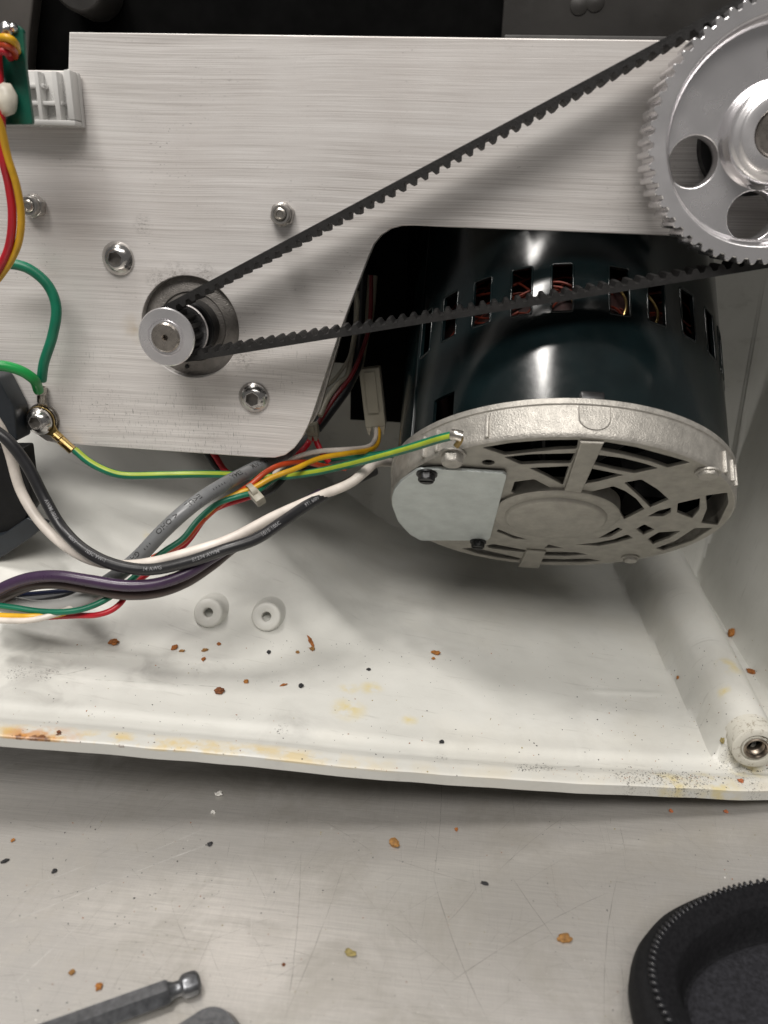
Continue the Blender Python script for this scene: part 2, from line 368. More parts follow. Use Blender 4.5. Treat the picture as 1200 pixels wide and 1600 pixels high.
for x in xs:
    y0 = lerp(RIM, x) + .18 * noise.noise(Vector((x / 14, 0, 9)))
    for s_ in svals:
        y = y0 + s_ + (0 if s_ < 60 else 0)
        vt.append(Vector((x, y, hgt(x, y, s_)))); att.append(s_)
nt = len(vt)
vb = [Vector((v.x, v.y - (0.0 if att[i] > 0 else 0.0), max(.25, v.z - 4.6))) for i, v in enumerate(vt)]
fs = []
for i in range(len(xs) - 1):
    for k in range(nv - 1):
        a, b, c, d = i * nv + k, (i + 1) * nv + k, (i + 1) * nv + k + 1, i * nv + k + 1
        fs.append((a, b, c, d)); fs.append((nt + a, nt + d, nt + c, nt + b))
for i in range(len(xs) - 1):
    a, b = i * nv, (i + 1) * nv; fs.append((a, nt + a, nt + b, b))
    a, b = a + nv - 1, b + nv - 1; fs.append((a, b, nt + b, nt + a))
for i in (0, len(xs) - 1):
    for k in range(nv - 1):
        a, b = i * nv + k, i * nv + k + 1; fs.append((a, b, nt + b, nt + a))
bvh = BVHTree.FromPolygons(vt, [f for f in fs if max(f) < nt])
def hit(px, py):
    p, n_, _, _ = bvh.ray_cast(EYE, ray(px, py).normalized(), 2000); return (p, n_) if p else (atz(px, py, 0), Vector((0, 0, 1)))

housing = thing('machine_housing', 'open white painted cast housing lying on its side on the steel worktop', 'housing', (0, 300, 0))
# paint with dirt, yellow stains and rust along the lip
g = G('white_enamel')
rim = g.n('Attribute', attribute_name='rimdist', attribute_type='GEOMETRY').outputs['Fac']
basec = g.mix(g.ramp(g.noise(22, 4), .3, .7), (.60, .597, .56, 1), (.70, .697, .66, 1))
basec = g.mix(g.mul(g.ramp(g.noise(9, 5, .6), .5, .72), .35), basec, (.60, .56, .46, 1))
basec = g.mix(g.mul(g.ramp(g.noise(26, 6, .68, dist=.7), .52, .72), .22), basec, (.40, .39, .36, 1))
basec = g.mix(g.mul(g.ramp(g.noise(1, 5, .7, g.map((30, 420, 60), (0, 0, .08))), .60, .70), .3), basec, (.33, .32, .29, 1))
def hp(px, py): return hit(px, py)[0] - Vector((0, 300, 0))
ATT = {}
def patches(nm, lst):
    cs = [(hit(px, py)[0], max(r, 2.2)) for px, py, r in lst]; vals = []
    for v in vt: vals.append(max(0.0, max(1 - (v - c).length / r for c, r in cs)))
    ATT[nm] = vals; return g.n('Attribute', attribute_name=nm, attribute_type='GEOMETRY').outputs['Fac']
yel = patches('m_yel', [(545, 1108, 9), (580, 1075, 6), (545, 1075, 5), (240, 835, 6), (236, 850, 5), (1140, 1040, 7), (1165, 1205, 9), (1130, 1080, 4), (640, 1125, 4), (1120, 1225, 12), (1050, 1225, 10)])
yel = g.mul(yel, g.ramp(g.noise(150, 4), .40, .60))
basec = g.mix(g.mul(yel, .8), basec, (.66, .52, .15, 1))
lipm = g.ramp(rim, 9, 4)
left = g.ramp(g.n('SeparateXYZ', {0: g.co}).outputs[0], -.01, -.07, .12, .8)
lipy = g.mul(g.mul(lipm, g.ramp(g.noise(70, 5, .65), .44, .62)), left)
basec = g.mix(g.mul(lipy, .85), basec, (.68, .48, .12, 1))
rus = patches('m_rus', [(52, 1153, 4.2), (85, 1157, 3.6), (65, 1155, 5.5), (30, 1150, 3.0), (120, 1163, 3.5), (300, 1182, 3.6), (335, 1183, 3.0), (345, 1183, 2.4), (150, 1167, 2.5), (190, 1165, 1.6), (92, 1147, 1.5)])
rus = g.ramp(g.math('ADD', rus, g.math('SUBTRACT', g.noise(420, 4, .65), .5)), .5, .68)
halo = patches('m_halo', [(70, 1155, 14), (35, 1150, 10), (120, 1164, 10), (320, 1183, 13)])
halo = g.mul(g.mul(halo, lipm), g.ramp(g.noise(200, 4), .35, .55))
basec = g.mix(halo, basec, (.58, .23, .02, 1))
basec = g.mix(g.mul(g.mul(rus, g.ramp(rim, 9, 6)), g.ramp(g.noise(500, 3), .35, .6, .55, 1)), basec, (.12, .036, .010, 1))
drt = patches('m_drt', [(1050, 1215, 9), (1085, 1218, 8), (1010, 1212, 8), (820, 1198, 5), (850, 1199, 4), (1150, 1200, 9), (1165, 1145, 6), (980, 1215, 6), (1170, 1222, 7), (70, 1053, 5), (30, 1050, 6), (440, 1140, 3), (690, 1185, 3)])
drt = g.mul(g.ramp(drt, 0, .35), g.ramp(g.noise(1100, 4, .7), .56, .62))
basec = g.mix(g.mul(drt, .85), basec, (.035, .032, .03, 1))
lns = None
for a, b, wd in [((45, 1050), (110, 1055), .6), ((105, 1053), (150, 1042), .5), ((60, 1018), (180, 1027), .3), ((150, 1062), (340, 1073), .3), ((830, 1200), (905, 1197), .5)]:
    m_ = g.line(hp(*a), hp(*b), wd); lns = m_ if lns is None else g.mx(lns, m_)
basec = g.mix(g.mul(g.mul(lns, g.ramp(g.noise(300, 3), .35, .6)), .7), basec, (.16, .15, .13, 1))
smd = g.mul(patches('m_smd', [(60, 1045, 30), (20, 1030, 34), (150, 1005, 22), (230, 1050, 20), (100, 1085, 18), (460, 1130, 12), (330, 1040, 14)]), g.ramp(g.noise(60, 5, .6, dist=.8), .42, .66))
basec = g.mix(g.mul(smd, .55), basec, (.28, .27, .255, 1))
grime = g.ramp(g.noise(260, 6, .75), .64, .75)
basec = g.mix(g.mul(grime, .35), basec, (.40, .36, .27, 1))
MAT['enamel'] = g.out(color=basec, rough=g.ramp(g.noise(70, 4), .3, .7, .34, .52), normal=g.bump(g.noise(420, 3), .12, .0004))
me_b = MB(); me_b.v = vt + vb; me_b.f = fs; me_b.mi = [0] * len(fs)
shell = me_b.build('shell', 'enamel', housing, smooth=50)
at_ = shell.data.attributes.new('rimdist', 'FLOAT', 'POINT'); at_.data.foreach_set('value', att + [40.0 for a in att])
for nm_, vals in ATT.items(): shell.data.attributes.new(nm_, 'FLOAT', 'POINT').data.foreach_set('value', vals + vals)
MAT['insert'] = simple('tarnished_steel', (.26, .22, .18), .35, .9, .3, 500)
MAT['enamel2'] = simple('white_enamel_plain', (.65, .645, .605), .42, 0, .05, 60, .12, 420)
g = G('grimy_enamel'); MAT['enamel3'] = g.out(color=g.mix(g.ramp(g.noise(420, 6, .75), .54, .66), (.62, .60, .53, 1), (.24, .20, .14, 1)), rough=.5)
# mounting post end and threaded insert
pm = axis_m((132, 275.5, 23.5), (0, -1, 0))
post = MB().lathe([(9.9, -9), (9.5, .6), (8.9, 1.1), (6.6, 1.2), (6.4, .2), (5.9, 0), (5.6, .9), (4.9, .9), (4.8, .4), (4.7, -5)], 48, pm).build('mounting_post', 'enamel3', housing)
MB().lathe([(5.0, .4), (5.0, 1.3), (4.6, 1.6), (4.1, 1.4), (3.8, .6), (3.8, -.2), (3.4, -.5), (3.8, -.9), (3.4, -1.3), (3.8, -1.7), (3.4, -2.1), (3.8, -2.5), (3.4, -3), (3.4, -5)], 40, pm).build('threaded_insert', 'insert', post)
MB().cap(4.6, -4.9, 24, pm).build('bore_bottom', 'shade_black', post, smooth=0)  # black disc puts the deep bore's shade into colour
# hollow bosses
for px, py, r in ((325, 957, 6.6), (416, 963, 6.7)):
    h_, n_ = hit(px, py); ax = Vector((.12, -.86, .50)).normalized(); tip = h_ + ax * 5.5
    tip = tip + (EYE + ray(px, py) * ((tip - EYE).dot(ax) / ray(px, py).dot(ax)) - tip)
    m = axis_m(tip, ax); L = 17
    MB().lathe([(r + 11, -L), (r + 7, -L * .86), (r + 4, -L * .68), (r + 2, -L * .48), (r + .9, -L * .3), (r + .3, -2), (r + .1, -.8), (r - .3, -.2), (r - .8, 0), (2.7, 0), (2.3, -.3), (2.1, -1), (2.0, -9), (.02, -9)], 56, m).build('hollow_boss', 'enamel2', housing, smooth=55)
# rear of the housing, plus an added roof and black sheets against light
MB().box((-260, 512, 190), (236, 518, 420)).build('rear_panel', 'enamel2', housing)
MB().box((-260, 345, 420), (236, 518, 426)).build('light_block_roof', 'enamel2', housing)  # unseen roof, added to keep light out behind the plate
MB().box((-90, 404, 150), (-29, 407, 262)).build('shade_sheet', 'shade_black', housing, smooth=0)  # black sheet added where the gap only lies in shade
MB().box((-62, 440, 110), (-24, 442, 420)).build('shade_sheet', 'shade_black', housing, smooth=0)  # deeper added sheet, also darkening the gap beside the motor
MB().box((-256, 347, 236), (96, 350, 419)).build('shade_sheet', 'shade_black', housing, smooth=0)  # added sheet blacking out the shaded space behind the plate
gx = aty(785, 30, 341).x
b = MB().box((gx, 341, 262), (190, 346, 419), .8)
gp = b.build('grey_cover', 'greypanel', housing)
for px, py in ((905, 8), (930, 3)):
    p = aty(px, py, 341); MB().lathe([(3.4, 0), (3.4, .3), (3, .6), (.02, .7)], 20, axis_m(p, (0, -1, 0))).build('rivet', 'greypanel', gp)
MB().box((gx + 1, 338.5, 262), (160, 341, 289), .6).build('cover_flange', 'greypanel', gp)

# ------------------------------------------------------------------ brushed plate
YP = 325
def xz(px, py, y=YP): p = aty(px, py, y); return (p.x, p.z)
OUT = [(108, 50), (1035, 62)]
poly = [xz(108, 50), (168, 285), (168, xz(1040, 368)[1] - 1.5)] + [xz(*p) for p in [(1040, 368), (700, 355), (648, 352.5), (628, 353), (610, 358), (595, 368), (584, 382), (576, 400), (530, 520), (489, 645), (482, 664), (472, 684), (460, 700), (446, 711), (430, 715.5), (405, 715), (90, 693), (72, 689), (56, 678), (42, 660), (0, 597), (-40, 537)]] + [(-235, xz(-40, 500)[1]), (-235, xz(60, 110)[1]), xz(100, 110), xz(106.5, 107)]
plate = thing('mounting_plate', 'brushed aluminium plate with sloped lower cutout, standing upright in the white housing', 'plate', (-70, YP, 115))
hc = xz(297, 512)
me = filled(poly, [circ(hc[0], hc[1], 21.3, 72)], 6, .45)
mP = Matrix(((1, 0, 0, 0), (0, 0, 1, YP + 3), (0, 1, 0, 0), (0, 0, 0, 1)))
plo = MB().mesh(me, mP).build('plate_body', 'plate', plate, smooth=30)
# keep the brush streaks and smudges in world place
for md in ('plate',):
    pass
# bearing flange seen inside the hole
hcx, hcz = hc
fm = axis_m((hcx, 329, hcz), (0, -1, 0))
MB().lathe([(.02, -6), (22.6, -6), (22.6, 0), (20.4, .2), (19.8, .6), (14.8, .9), (14.2, .2), (10, .2)], 64, fm).build('bearing_flange', 'castflange', plate)
MB().lathe([(11.8, -3), (11.8, 8), (11.2, 8.7), (6, 8.7), (6, -3)], 48, fm).build('bearing_collar', 'blackbolt', plate)
MB().lathe([(1.0, .55), (.7, .9), (.02, 1.0)], 12, axis_m((hcx - 3.5, 328.3, hcz - 17.3), (0, -1, 0))).build('set_pin', 'blackbolt', plate)
# thin backing bracket behind the sloped edge
p1, p2 = aty(548, 470, 334), aty(497, 655, 334)
bk = MB()
poly2 = [xz(560, 440, 334), xz(549, 470, 334), xz(500, 640, 334), xz(486, 664, 334), xz(470, 655, 334), xz(530, 440, 334)]
bk.mesh(filled(roundpoly(poly2, 2), [], 4, .3), Matrix(((1, 0, 0, 0), (0, 0, 1, 336), (0, 1, 0, 0), (0, 0, 0, 1)))).build('backing_bracket', 'nutsteel', plate)

# ------------------------------------------------------------------ screws and nuts
def hexr(a, ap): k = PI / 3; return ap / math.cos(((a + k / 2) % k) - k / 2)
def button_screw(loc, R, hgt_, sock, label, nrm=(0, -1, 0), rot=0.3, group='socket screws in the plate'):
    t = thing('button_head_screw', label, 'screw', axis_m(loc, nrm), group)
    prof = [(R, 0), (R, .35)]
    for k in range(1, 10):
        r = R - (R - sock * 1.22) * k / 9; prof.append((r, .35 + (hgt_ - .35) * (1 - ((r - sock) / (R - sock)) ** 2.0)))
    N = len(prof)
    def rf(k, a, r): return hexr(a + rot, sock) if k >= N else r
    prof2 = prof + [(sock, hgt_ - .1), (sock, hgt_ - 2.4)]
    MB().lathe(prof2, 60, None, 0, rf).build('head', 'steel', t, local=True, smooth=45)
    MB().prism([(hexr(a, sock * 1.02) * math.cos(a - rot), hexr(a, sock * 1.02) * math.sin(a - rot)) for a in [PI / 6 + k * PI / 3 for k in range(6)]], hgt_ - 3.2, hgt_ - 2.2).build('socket', 'darksteel', t, local=True, smooth=0)
    return t
button_screw(aty(185, 404, YP) + Vector((0, -.1, 0)), 6.9, 3.7, 2.6, 'dome head socket screw in the plate, up and left of the small pulley')
button_screw(aty(397, 621, YP) + Vector((0, -.1, 0)), 6.8, 3.7, 2.6, 'dome head socket screw in the plate, below and right of the small pulley', rot=.1)
def lock_nut(loc, label):
    t = thing('lock_nut', label, 'nut', axis_m(loc, (0, -1, 0)), 'lock nuts on the plate')
    def rf(k, a, r): return min(hexr(a + .2, 4.3), r)
    MB().lathe([(5.0, 0), (5.0, .2), (5.0, 3.2), (4.5, 3.7), (4.05, 4.0)], 48, None, 0, rf).lathe([(4.0, 3.9), (3.9, 5.6), (3.5, 6.1), (2.7, 6.1), (2.6, 5.2)], 48).build('hex_body', 'nutsteel', t, local=True, smooth=35)
    MB().lathe([(2.5, 3), (2.5, 6.3), (2.1, 6.7), (1.5, 6.8), (1.3, 6.4), (.02, 6.3)], 32).build('stud_end', 'tin', t, local=True)
lock_nut(aty(56, 322, YP), 'small hex lock nut on the plate beside the hanging red and yellow wires')
lock_nut(aty(443, 335, YP), 'small hex lock nut on the plate just above the upper belt run')

# ------------------------------------------------------------------ large toothed pulley
PC = (101.3, 253.4); PR = 42.0; Y0, Y1 = 298.0, 317.0
pul = thing('large_timing_pulley', 'large machined aluminium timing pulley with round holes, right end of the belt', 'pulley', axis_m((PC[0], Y1, PC[1]), (0, -1, 0), (1, 0, 0)))
NT = 58; pts = []
for i in range(NT):
    a0 = 2 * PI * i / NT; w_ = 2 * PI / NT
    for f, r in ((.0, -1.75), (.14, -1.75), (.22, -1.2), (.28, -.5), (.36, -.12), (.5, 0), (.64, -.12), (.72, -.5), (.78, -1.2), (.86, -1.75)):
        pts.append((a0 + w_ * f, PR + r))
def ringm(pts, rin, z0, z1, ch=.35):
    b = MB(); n = len(pts); V = []
    for rr, z in ((None, z0), (None, z1 - ch), (-ch, z1), ('in', z1), ('in', z0)):
        for a, r in pts:
            q = rin if rr == 'in' else r + (rr or 0); V.append((q * math.cos(a), q * math.sin(a), z))
    F = []
    for k in range(5):
        for i in range(n): j = (i + 1) % n; F.append((k * n + i, k * n + j, ((k + 1) % 5) * n + j, ((k + 1) % 5) * n + i))
    return b.add(V, F)
Lw = Y1 - Y0
ringm(pts, 36.2, 0, Lw).build('toothed_rim', 'machined', pul, local=True, smooth=30)
MB().lathe([(36.3, Lw - .05), (35.9, Lw - .1), (35.5, Lw - .6), (35.3, Lw - 2.4), (34.9, Lw - 4.6), (34.2, Lw - 5.5), (33.6, Lw - 5.9), (33.6, 4), (36.4, 4)], 96).build('recess_fillet', 'machined', pul, local=True, smooth=60)
holes = []
for adeg in (200, 267, 330, 25, 85):
    a = math.radians(adeg); holes.append(circ(25.9 * math.cos(a), 25.9 * math.sin(a), 8.3, 48))
MB().mesh(filled(circ(0, 0, 36.5 - .01, 96), holes, 8, .5), Matrix.Translation((0, 0, Lw - 10))).build('web', 'machined', pul, local=True, smooth=35)
MB().lathe([(17.5, Lw - 6.2), (17.3, Lw - 5.5), (16.8, Lw - 4.6), (16.3, Lw - 3.2), (16.0, Lw - .5), (15.4, Lw + 1.2), (14.2, Lw + 2.0), (13.0, Lw + 2.1), (12.6, Lw + 2.6), (11.8, Lw + 3), (8.4, Lw + 3), (8.0, Lw + 2.4), (7.8, Lw - 2)], 72).build('hub', 'machined', pul, local=True, smooth=50)
MB().lathe([(7.4, -8), (7.4, Lw + 1.2), (6.8, Lw + 1.8), (2.2, Lw + 1.8), (1.6, Lw + .4), (.02, Lw + .2)], 48).build('axle', 'shaft', pul, local=True)
MB().lathe([(19, -7.5), (19, -2), (17, -1), (14, -1), (14, -7.5)], 64).build('bearing_seal', 'blackplastic', pul, local=True)

# ------------------------------------------------------------------ small toothed pulley
SC_ = (-116.4, 176.3)
spu = thing('small_timing_pulley', 'small flanged toothed pulley on the motor shaft, left end of the belt', 'pulley', axis_m((SC_[0], 317, SC_[1]), (0, -1, 0)))
spts = []
for i in range(13):
    a0 = 2 * PI * i / 13; w_ = 2 * PI / 13
    for f, r in ((0, -1.6), (.16, -1.6), (.26, -.5), (.34, 0), (.66, 0), (.74, -.5), (.84, -1.6)): spts.append((a0 + .15 + w_ * f, 9.6 + r * 1.35))
ringm(spts, 5.5, 0, 16.5, .05).build('toothed_barrel', 'rubber', spu, local=True, smooth=30)
MB().lathe([(5.8, 16.4), (11.0, 16.4), (11.5, 16.8), (11.5, 17.4), (11.1, 17.9), (7.4, 18.0), (7.0, 17.5), (6.7, 17.5), (6.5, 18.2), (5.8, 18.2)], 64).build('front_flange', 'machined', spu, local=True, smooth=35)
MB().lathe([(5.8, -1.2), (10.9, -1.2), (11.3, -.6), (10.9, .1), (5.8, .1)], 64).build('rear_flange', 'machined', spu, local=True, smooth=35)
MB().lathe([(5.8, -12), (5.8, 18.6), (5.2, 19.2), (1.3, 19.2), (.9, 18.6), (.8, 16), (.02, 16)], 48).build('shaft_end', 'shaft', spu, local=True, smooth=35)

# ------------------------------------------------------------------ timing belt
def belt():
    r1, r2 = 9.7, PR + .25
    c1, c2 = Vector(SC_), Vector(PC); d = c2 - c1; L = d.length; th = math.atan2(d.y, d.x); ph = math.acos((r1 - r2) / L)
    # external tangents: contact angle measured from the line of centres
    aU, aL = th + ph, th - ph
    path = []
    def arc(c, r, a0, a1, n):
        for k in range(n): a = a0 + (a1 - a0) * k / n; path.append(c + Vector((math.cos(a), math.sin(a))) * r)
    def seg(p, q):
        n = int((q - p).length / .4)
        for k in range(n): path.append(p.lerp(q, k / n))
    pt = lambda c, r, a: c + Vector((math.cos(a), math.sin(a))) * r
    seg(pt(c2, r2, aU), pt(c1, r1, aU)); arc(c1, r1, aU, aL + 2 * PI, 90); seg(pt(c1, r1, aL), pt(c2, r2, aL)); arc(c2, r2, aL, aU, 300)
    # resample
    P = path + [path[0]]; acc = [0]
    for a, b in zip(P, P[1:]): acc.append(acc[-1] + (b - a).length)
    tot = acc[-1]; nteeth = round(tot / 4.55); n = nteeth * 10; out = []; j = 0
    for k in range(n):
        s_ = tot * k / n
        while acc[j + 1] < s_: j += 1
        out.append(P[j].lerp(P[j + 1], (s_ - acc[j]) / max(1e-6, acc[j + 1] - acc[j])))
    tp = [0, 0, 0, .9, 1.75, 1.8, 1.8, 1.75, .9, 0]
    V, F = [], []
    ctr = (c1 + c2) / 2
    for k, p in enumerate(out):
        t = (out[(k + 1) % n] - out[k - 1]).normalized(); nr = Vector((t.y, -t.x))
        # traversal is counter-clockwise: outward is to the right
        h = tp[k % 10]
        for off, y in ((1.5, 303.0), (1.5, 315.5), (-.5 - h, 315.5), (-.5 - h, 303.0)):
            q = p + nr * off; V.append((q.x, y, q.y))
    for k in range(n):
        a, b = k * 4, ((k + 1) % n) * 4
        for i in range(4): j = (i + 1) % 4; F.append((a + i, a + j, b + j, b + i))
    o = MB().add(V, F).build('timing_belt', 'rubber', None, smooth=35)
    tag(recentre(o), 'black toothed rubber belt running between the small and the large pulley', 'belt')
belt()

# ------------------------------------------------------------------ electric motor
TH = math.radians(47); MA = Vector((0, math.cos(TH), math.sin(TH))); MU = Vector((1, 0, 0)); MV = Vector((0, -MA.z, MA.y)); MC = Vector((48, 332.6, 99.6)); MR = 75.6
mm = Matrix((MU, MV, -MA)).transposed().to_4x4(); mm.translation = MC      # local z points out of the end cap
mm = Matrix((MU, MV, MU.cross(MV))).transposed().to_4x4(); mm.translation = MC
SG = 1 if MU.cross(MV).dot(MA) > 0 else -1                                   # sign of local z along the shaft axis (into the machine)
motor = thing('electric_motor', 'dark teal electric motor with vented cast grey end cap, lying in the housing', 'motor', mm)
def zz(d): return SG * d                                                    # depth into the machine -> local z
def face(px, py, dep=0): p = atp(px, py, MC + MA * dep, MA) - MC; return (p.dot(MU), p.dot(MV))
OPEN = [[(757, 700), (800, 693), (850, 689), (902, 688.5), (899.5, 701), (872, 702), (820, 707), (790, 710.5)],
 [(791, 715), (830, 711), (897, 709.5), (890, 723.5), (850, 723.5), (815, 725.5)],
 [(830, 732), (887, 729.6), (879, 757), (856, 744)],
 [(801, 769), (806, 753.6), (834, 750), (872, 770.4), (846, 772), (820, 773)],
 [(946.7, 692), (993, 700), (1047, 714.7), (1075, 723), (1044, 730), (1020, 721), (980, 710.7), (939, 702.7)],
 [(933, 712), (972, 717), (1004, 725), (1025, 732), (992, 739), (961, 733), (926, 724.8)],
 [(922.7, 733), (971, 742.7), (935, 752), (906, 757)],
 [(978, 754.7), (1001, 750.5), (1025, 765), (1043, 781), (1017, 792), (1004, 778.7), (991, 766.7)],
 [(905, 773), (930, 768), (958, 761), (975, 768), (992, 780), (1005, 796), (976, 811), (970, 800), (955, 787), (930, 777)],
 [(1015, 806.7), (1030.7, 798.7), (1047, 794.5), (1046, 801), (1036, 806.7)],
 [(1061, 787), (1092, 780), (1090.7, 797), (1081, 809), (1060, 801)],
 [(1105, 775), (1134, 771), (1136, 786.7), (1120, 820), (1098, 817), (1107, 795)],
 [(996, 827), (1006.7, 820.8), (1021, 828), (1006, 835)],
 [(1014, 842.7), (1030.7, 832.5), (1061, 830.5), (1044, 841), (1021, 850)],
 [(1027, 857), (1057, 845.5), (1087, 826), (1111, 825.5), (1081, 845), (1037, 860)],
 [(900, 851.5), (934, 848.5), (960, 843.5), (980, 836.5), (987, 841), (964, 848), (936, 853)],
 [(936, 841), (966, 825.5), (971, 828), (953, 838.5)],
 [(847, 863), (880, 863), (900, 863.6), (918, 867), (884, 869), (846.5, 868)],
 [(844, 873.5), (880, 874.5), (920, 873.5), (938, 877), (910, 879), (842, 878.5)],
 [(853, 856.5), (858, 852), (880, 857)],
 [(761, 853), (772, 851), (820, 860), (819, 863), (790, 860), (765, 856.5)],
 [(724, 857.5), (740, 856.5), (775, 864), (813, 873), (810, 875.6), (780, 872), (745, 865)],
 [(779, 828), (800, 837), (824, 843.5), (804, 841.5), (778, 831)]]
def grow(q, d):
    n = len(q); A = sum(q[i][0] * q[(i + 1) % n][1] - q[(i + 1) % n][0] * q[i][1] for i in range(n)); sg = 1 if A > 0 else -1; out = []
    for i in range(n):
        p0, p, p1 = Vector(q[i - 1]), Vector(q[i]), Vector(q[(i + 1) % n]); a = (p - p0).normalized(); b = (p1 - p).normalized()
        na_, nb_ = Vector((a.y, -a.x)) * sg, Vector((b.y, -b.x)) * sg; m_ = (na_ + nb_); m_ = m_ / max(.55, m_.length_squared / 2) * 1.0 if m_.length > .1 else na_
        out.append(tuple(p + m_ * .5 * d * 2 / 1.0 * .5))
    return out
holes = [roundpoly(grow([face(*p) for p in q], 1.0), .8, 3) for q in OPEN]
holes.append(circ(*face(763, 723), 2.5, 16))
cap = MB()
me = filled(circ(0, 0, MR - 1.0, 120), holes, 1.7, .35)
capo = cap.mesh(me, Matrix.Translation((0, 0, zz(.85)))).build('end_cap', 'castplain', motor, local=True, smooth=40)
MB().lathe([(MR - 3.5, zz(5.5)), (MR - 2.2, zz(.2)), (MR - 1.0, zz(-.1)), (MR - .2, zz(.8)), (MR, zz(2)), (MR + .3, zz(12.6)), (MR + .9, zz(13)), (MR + .9, zz(15.2)), (MR + .3, zz(15.6)), (MR - 3.5, zz(15.6)), (MR - 3.5, zz(5.5))], 160).build('cap_rim', 'castgrey', capo, local=True, smooth=35)
hb = MB().lathe([(28.5, zz(5.2)), (28.3, zz(-1.2)), (27.4, zz(-2.0)), (24.0, zz(-2.1)), (22.8, zz(-2.3)), (22.2, zz(-3.6)), (21.2, zz(-4.1)), (.02, zz(-4.2))], 90)
hb.build('hub', 'castplain', capo, local=True, smooth=40)
# stepped ribs on the spokes
def spoke(pts, w0, w1, dep):
    a, b = Vector(face(*pts[0])), Vector(face(*pts[1])); t = (b - a).normalized(); n = Vector((-t.y, t.x))
    poly = [a + n * w0, a - n * w0, b - n * w1, b + n * w1]; return [(p.x, p.y) for p in poly]
for pts_, w0, w1 in ((((925, 688), (893, 770)), 4.2, 3.6), (((838, 858), (826, 884)), 5.0, 5.6)):
    MB().mesh(filled(spoke(pts_, w0, w1, 0), [], 1.6, .6), Matrix.Translation((0, 0, zz(-.55)))).build('spoke_rib', 'castplain', capo, local=True, smooth=40)
# embossed tab on the rim
ta = 2.2
def rimtab():
    b = MB(); V = []; F = []; n = 14
    pr = []
    for k in range(n + 1):
        a = PI * k / n; pr.append((5.9 * math.cos(a), 2.6 + 4.6 * (1 - math.sin(a))))
    prof = [(6.1, 12.4)] + [(x, d) for x, d in pr] + [(-6.1, 12.4)]
    for off in (.0, .55):
        for x, d in prof:
            x *= 1 if off == 0 else .92; a = math.radians(ta) + x / MR; r = MR + .12 + off; V.append((r * math.sin(a), r * math.cos(a), zz(d)))
    m = len(prof)
    for i in range(m - 1): F.append((i, i + 1, m + i + 1, m + i))
    F.append(tuple(range(m, 2 * m)))
    b.add(V, F).build('cap_tab', 'castgrey', capo, local=True, smooth=40)
rimtab()
for adeg, wd in ((50.5, .9), (57, .7), (61, .7), (-28, .8), (-46, .9), (-52, .8)):
    a = math.radians(adeg); m_ = Matrix.Rotation(-a, 4, 'Z')
    MB().box((-wd, MR - 1.2, min(zz(1.5), zz(11))), (wd, MR + 1.4, max(zz(1.5), zz(11))), .4, m_).build('rim_fin', 'castgrey', capo, local=True)
# inner ring of the fan seen through the vents
MB().lathe([(66, zz(20)), (66, zz(24)), (48, zz(26)), (34, zz(16)), (27, zz(15)), (27, zz(40))], 90).build('inner_shroud', 'shade_black', motor, local=True)
for k in range(11):
    m_ = Matrix.Rotation(2 * PI * k / 11, 4, 'Z') @ Matrix.Rotation(.5, 4, 'X')
    MB().box((34, -.6, min(zz(10), zz(20))), (62, .6, max(zz(10), zz(20))), 0, m_).build('fan_blade', 'blackbolt', motor, local=True, smooth=0)
# terminal cover
tc = [face(*p, -1.2) for p in [(683, 730), (788, 737), (792, 740), (790, 748), (766, 838), (762, 842), (735, 842), (657, 842), (640, 832), (622, 812), (613, 788), (612, 775), (616, 763), (626, 750), (652, 732)]]
cov = MB().mesh(filled(roundpoly(tc, 2.0, 3), [], 1.6, .3), Matrix.Translation((0, 0, zz(-1.4)))).build('terminal_cover', 'zinc', motor, local=True, smooth=40)
def capbolt(px, py, R, hh, dep, matn, name, parent, slot=True, washer=False):
    x, y = face(px, py, dep); m_ = Matrix.Translation((x, y, zz(dep))) @ Matrix.Rotation(PI if SG > 0 else 0, 4, 'X')
    def rf(k, a, r): return min(r, hexr(a + .4, R * .9))
    b = MB().lathe([(R, 0), (R, .3), (R, hh - .6), (R * .86, hh), (.02, hh)], 36, m_, 0, rf)
    b.lathe([(R * 1.22, -.1), (R * 1.22, .7), (R * .9, .9)], 36, m_)
    o = b.build(name, matn, parent, local=True, smooth=30)
    if slot: MB().box((-R * .75, -.5, hh - .3), (R * .75, .5, hh + .12), 0, m_).build('slot', 'shade_black', o, local=True, smooth=0)
    return o
capbolt(667, 740, 3.6, 3.6, -2.2, 'blackbolt', 'cover_screw', cov)
capbolt(747, 846, 3.4, 3.4, -2.2, 'blackbolt', 'cover_screw', cov)
capbolt(707, 709, 4.4, 4.6, -.2, 'castgrey', 'earth_bolt', motor, False)
et = atp(708, 700, MC + MA * -.6, MA)
MB().tube(catmull([aty(706, 679.5, 282.2), aty(714, 680, 281.4), aty(722, 682.5, 281.2)], .5), 2.15, 16).build('earth_crimp', 'tin', motor)
MB().tube(catmull([aty(720, 683, 281.4), aty(718, 690, 281.6), aty(712, 698, 281.5)], .6), 1.2, 10).build('earth_lug', 'brass', motor)
capbolt(1106, 738, 4.0, 2.0, -.2, 'castgrey', 'through_bolt', motor, False)
capbolt(985, 871, 3.6, 2.2, -.2, 'castgrey', 'through_bolt', motor, False)
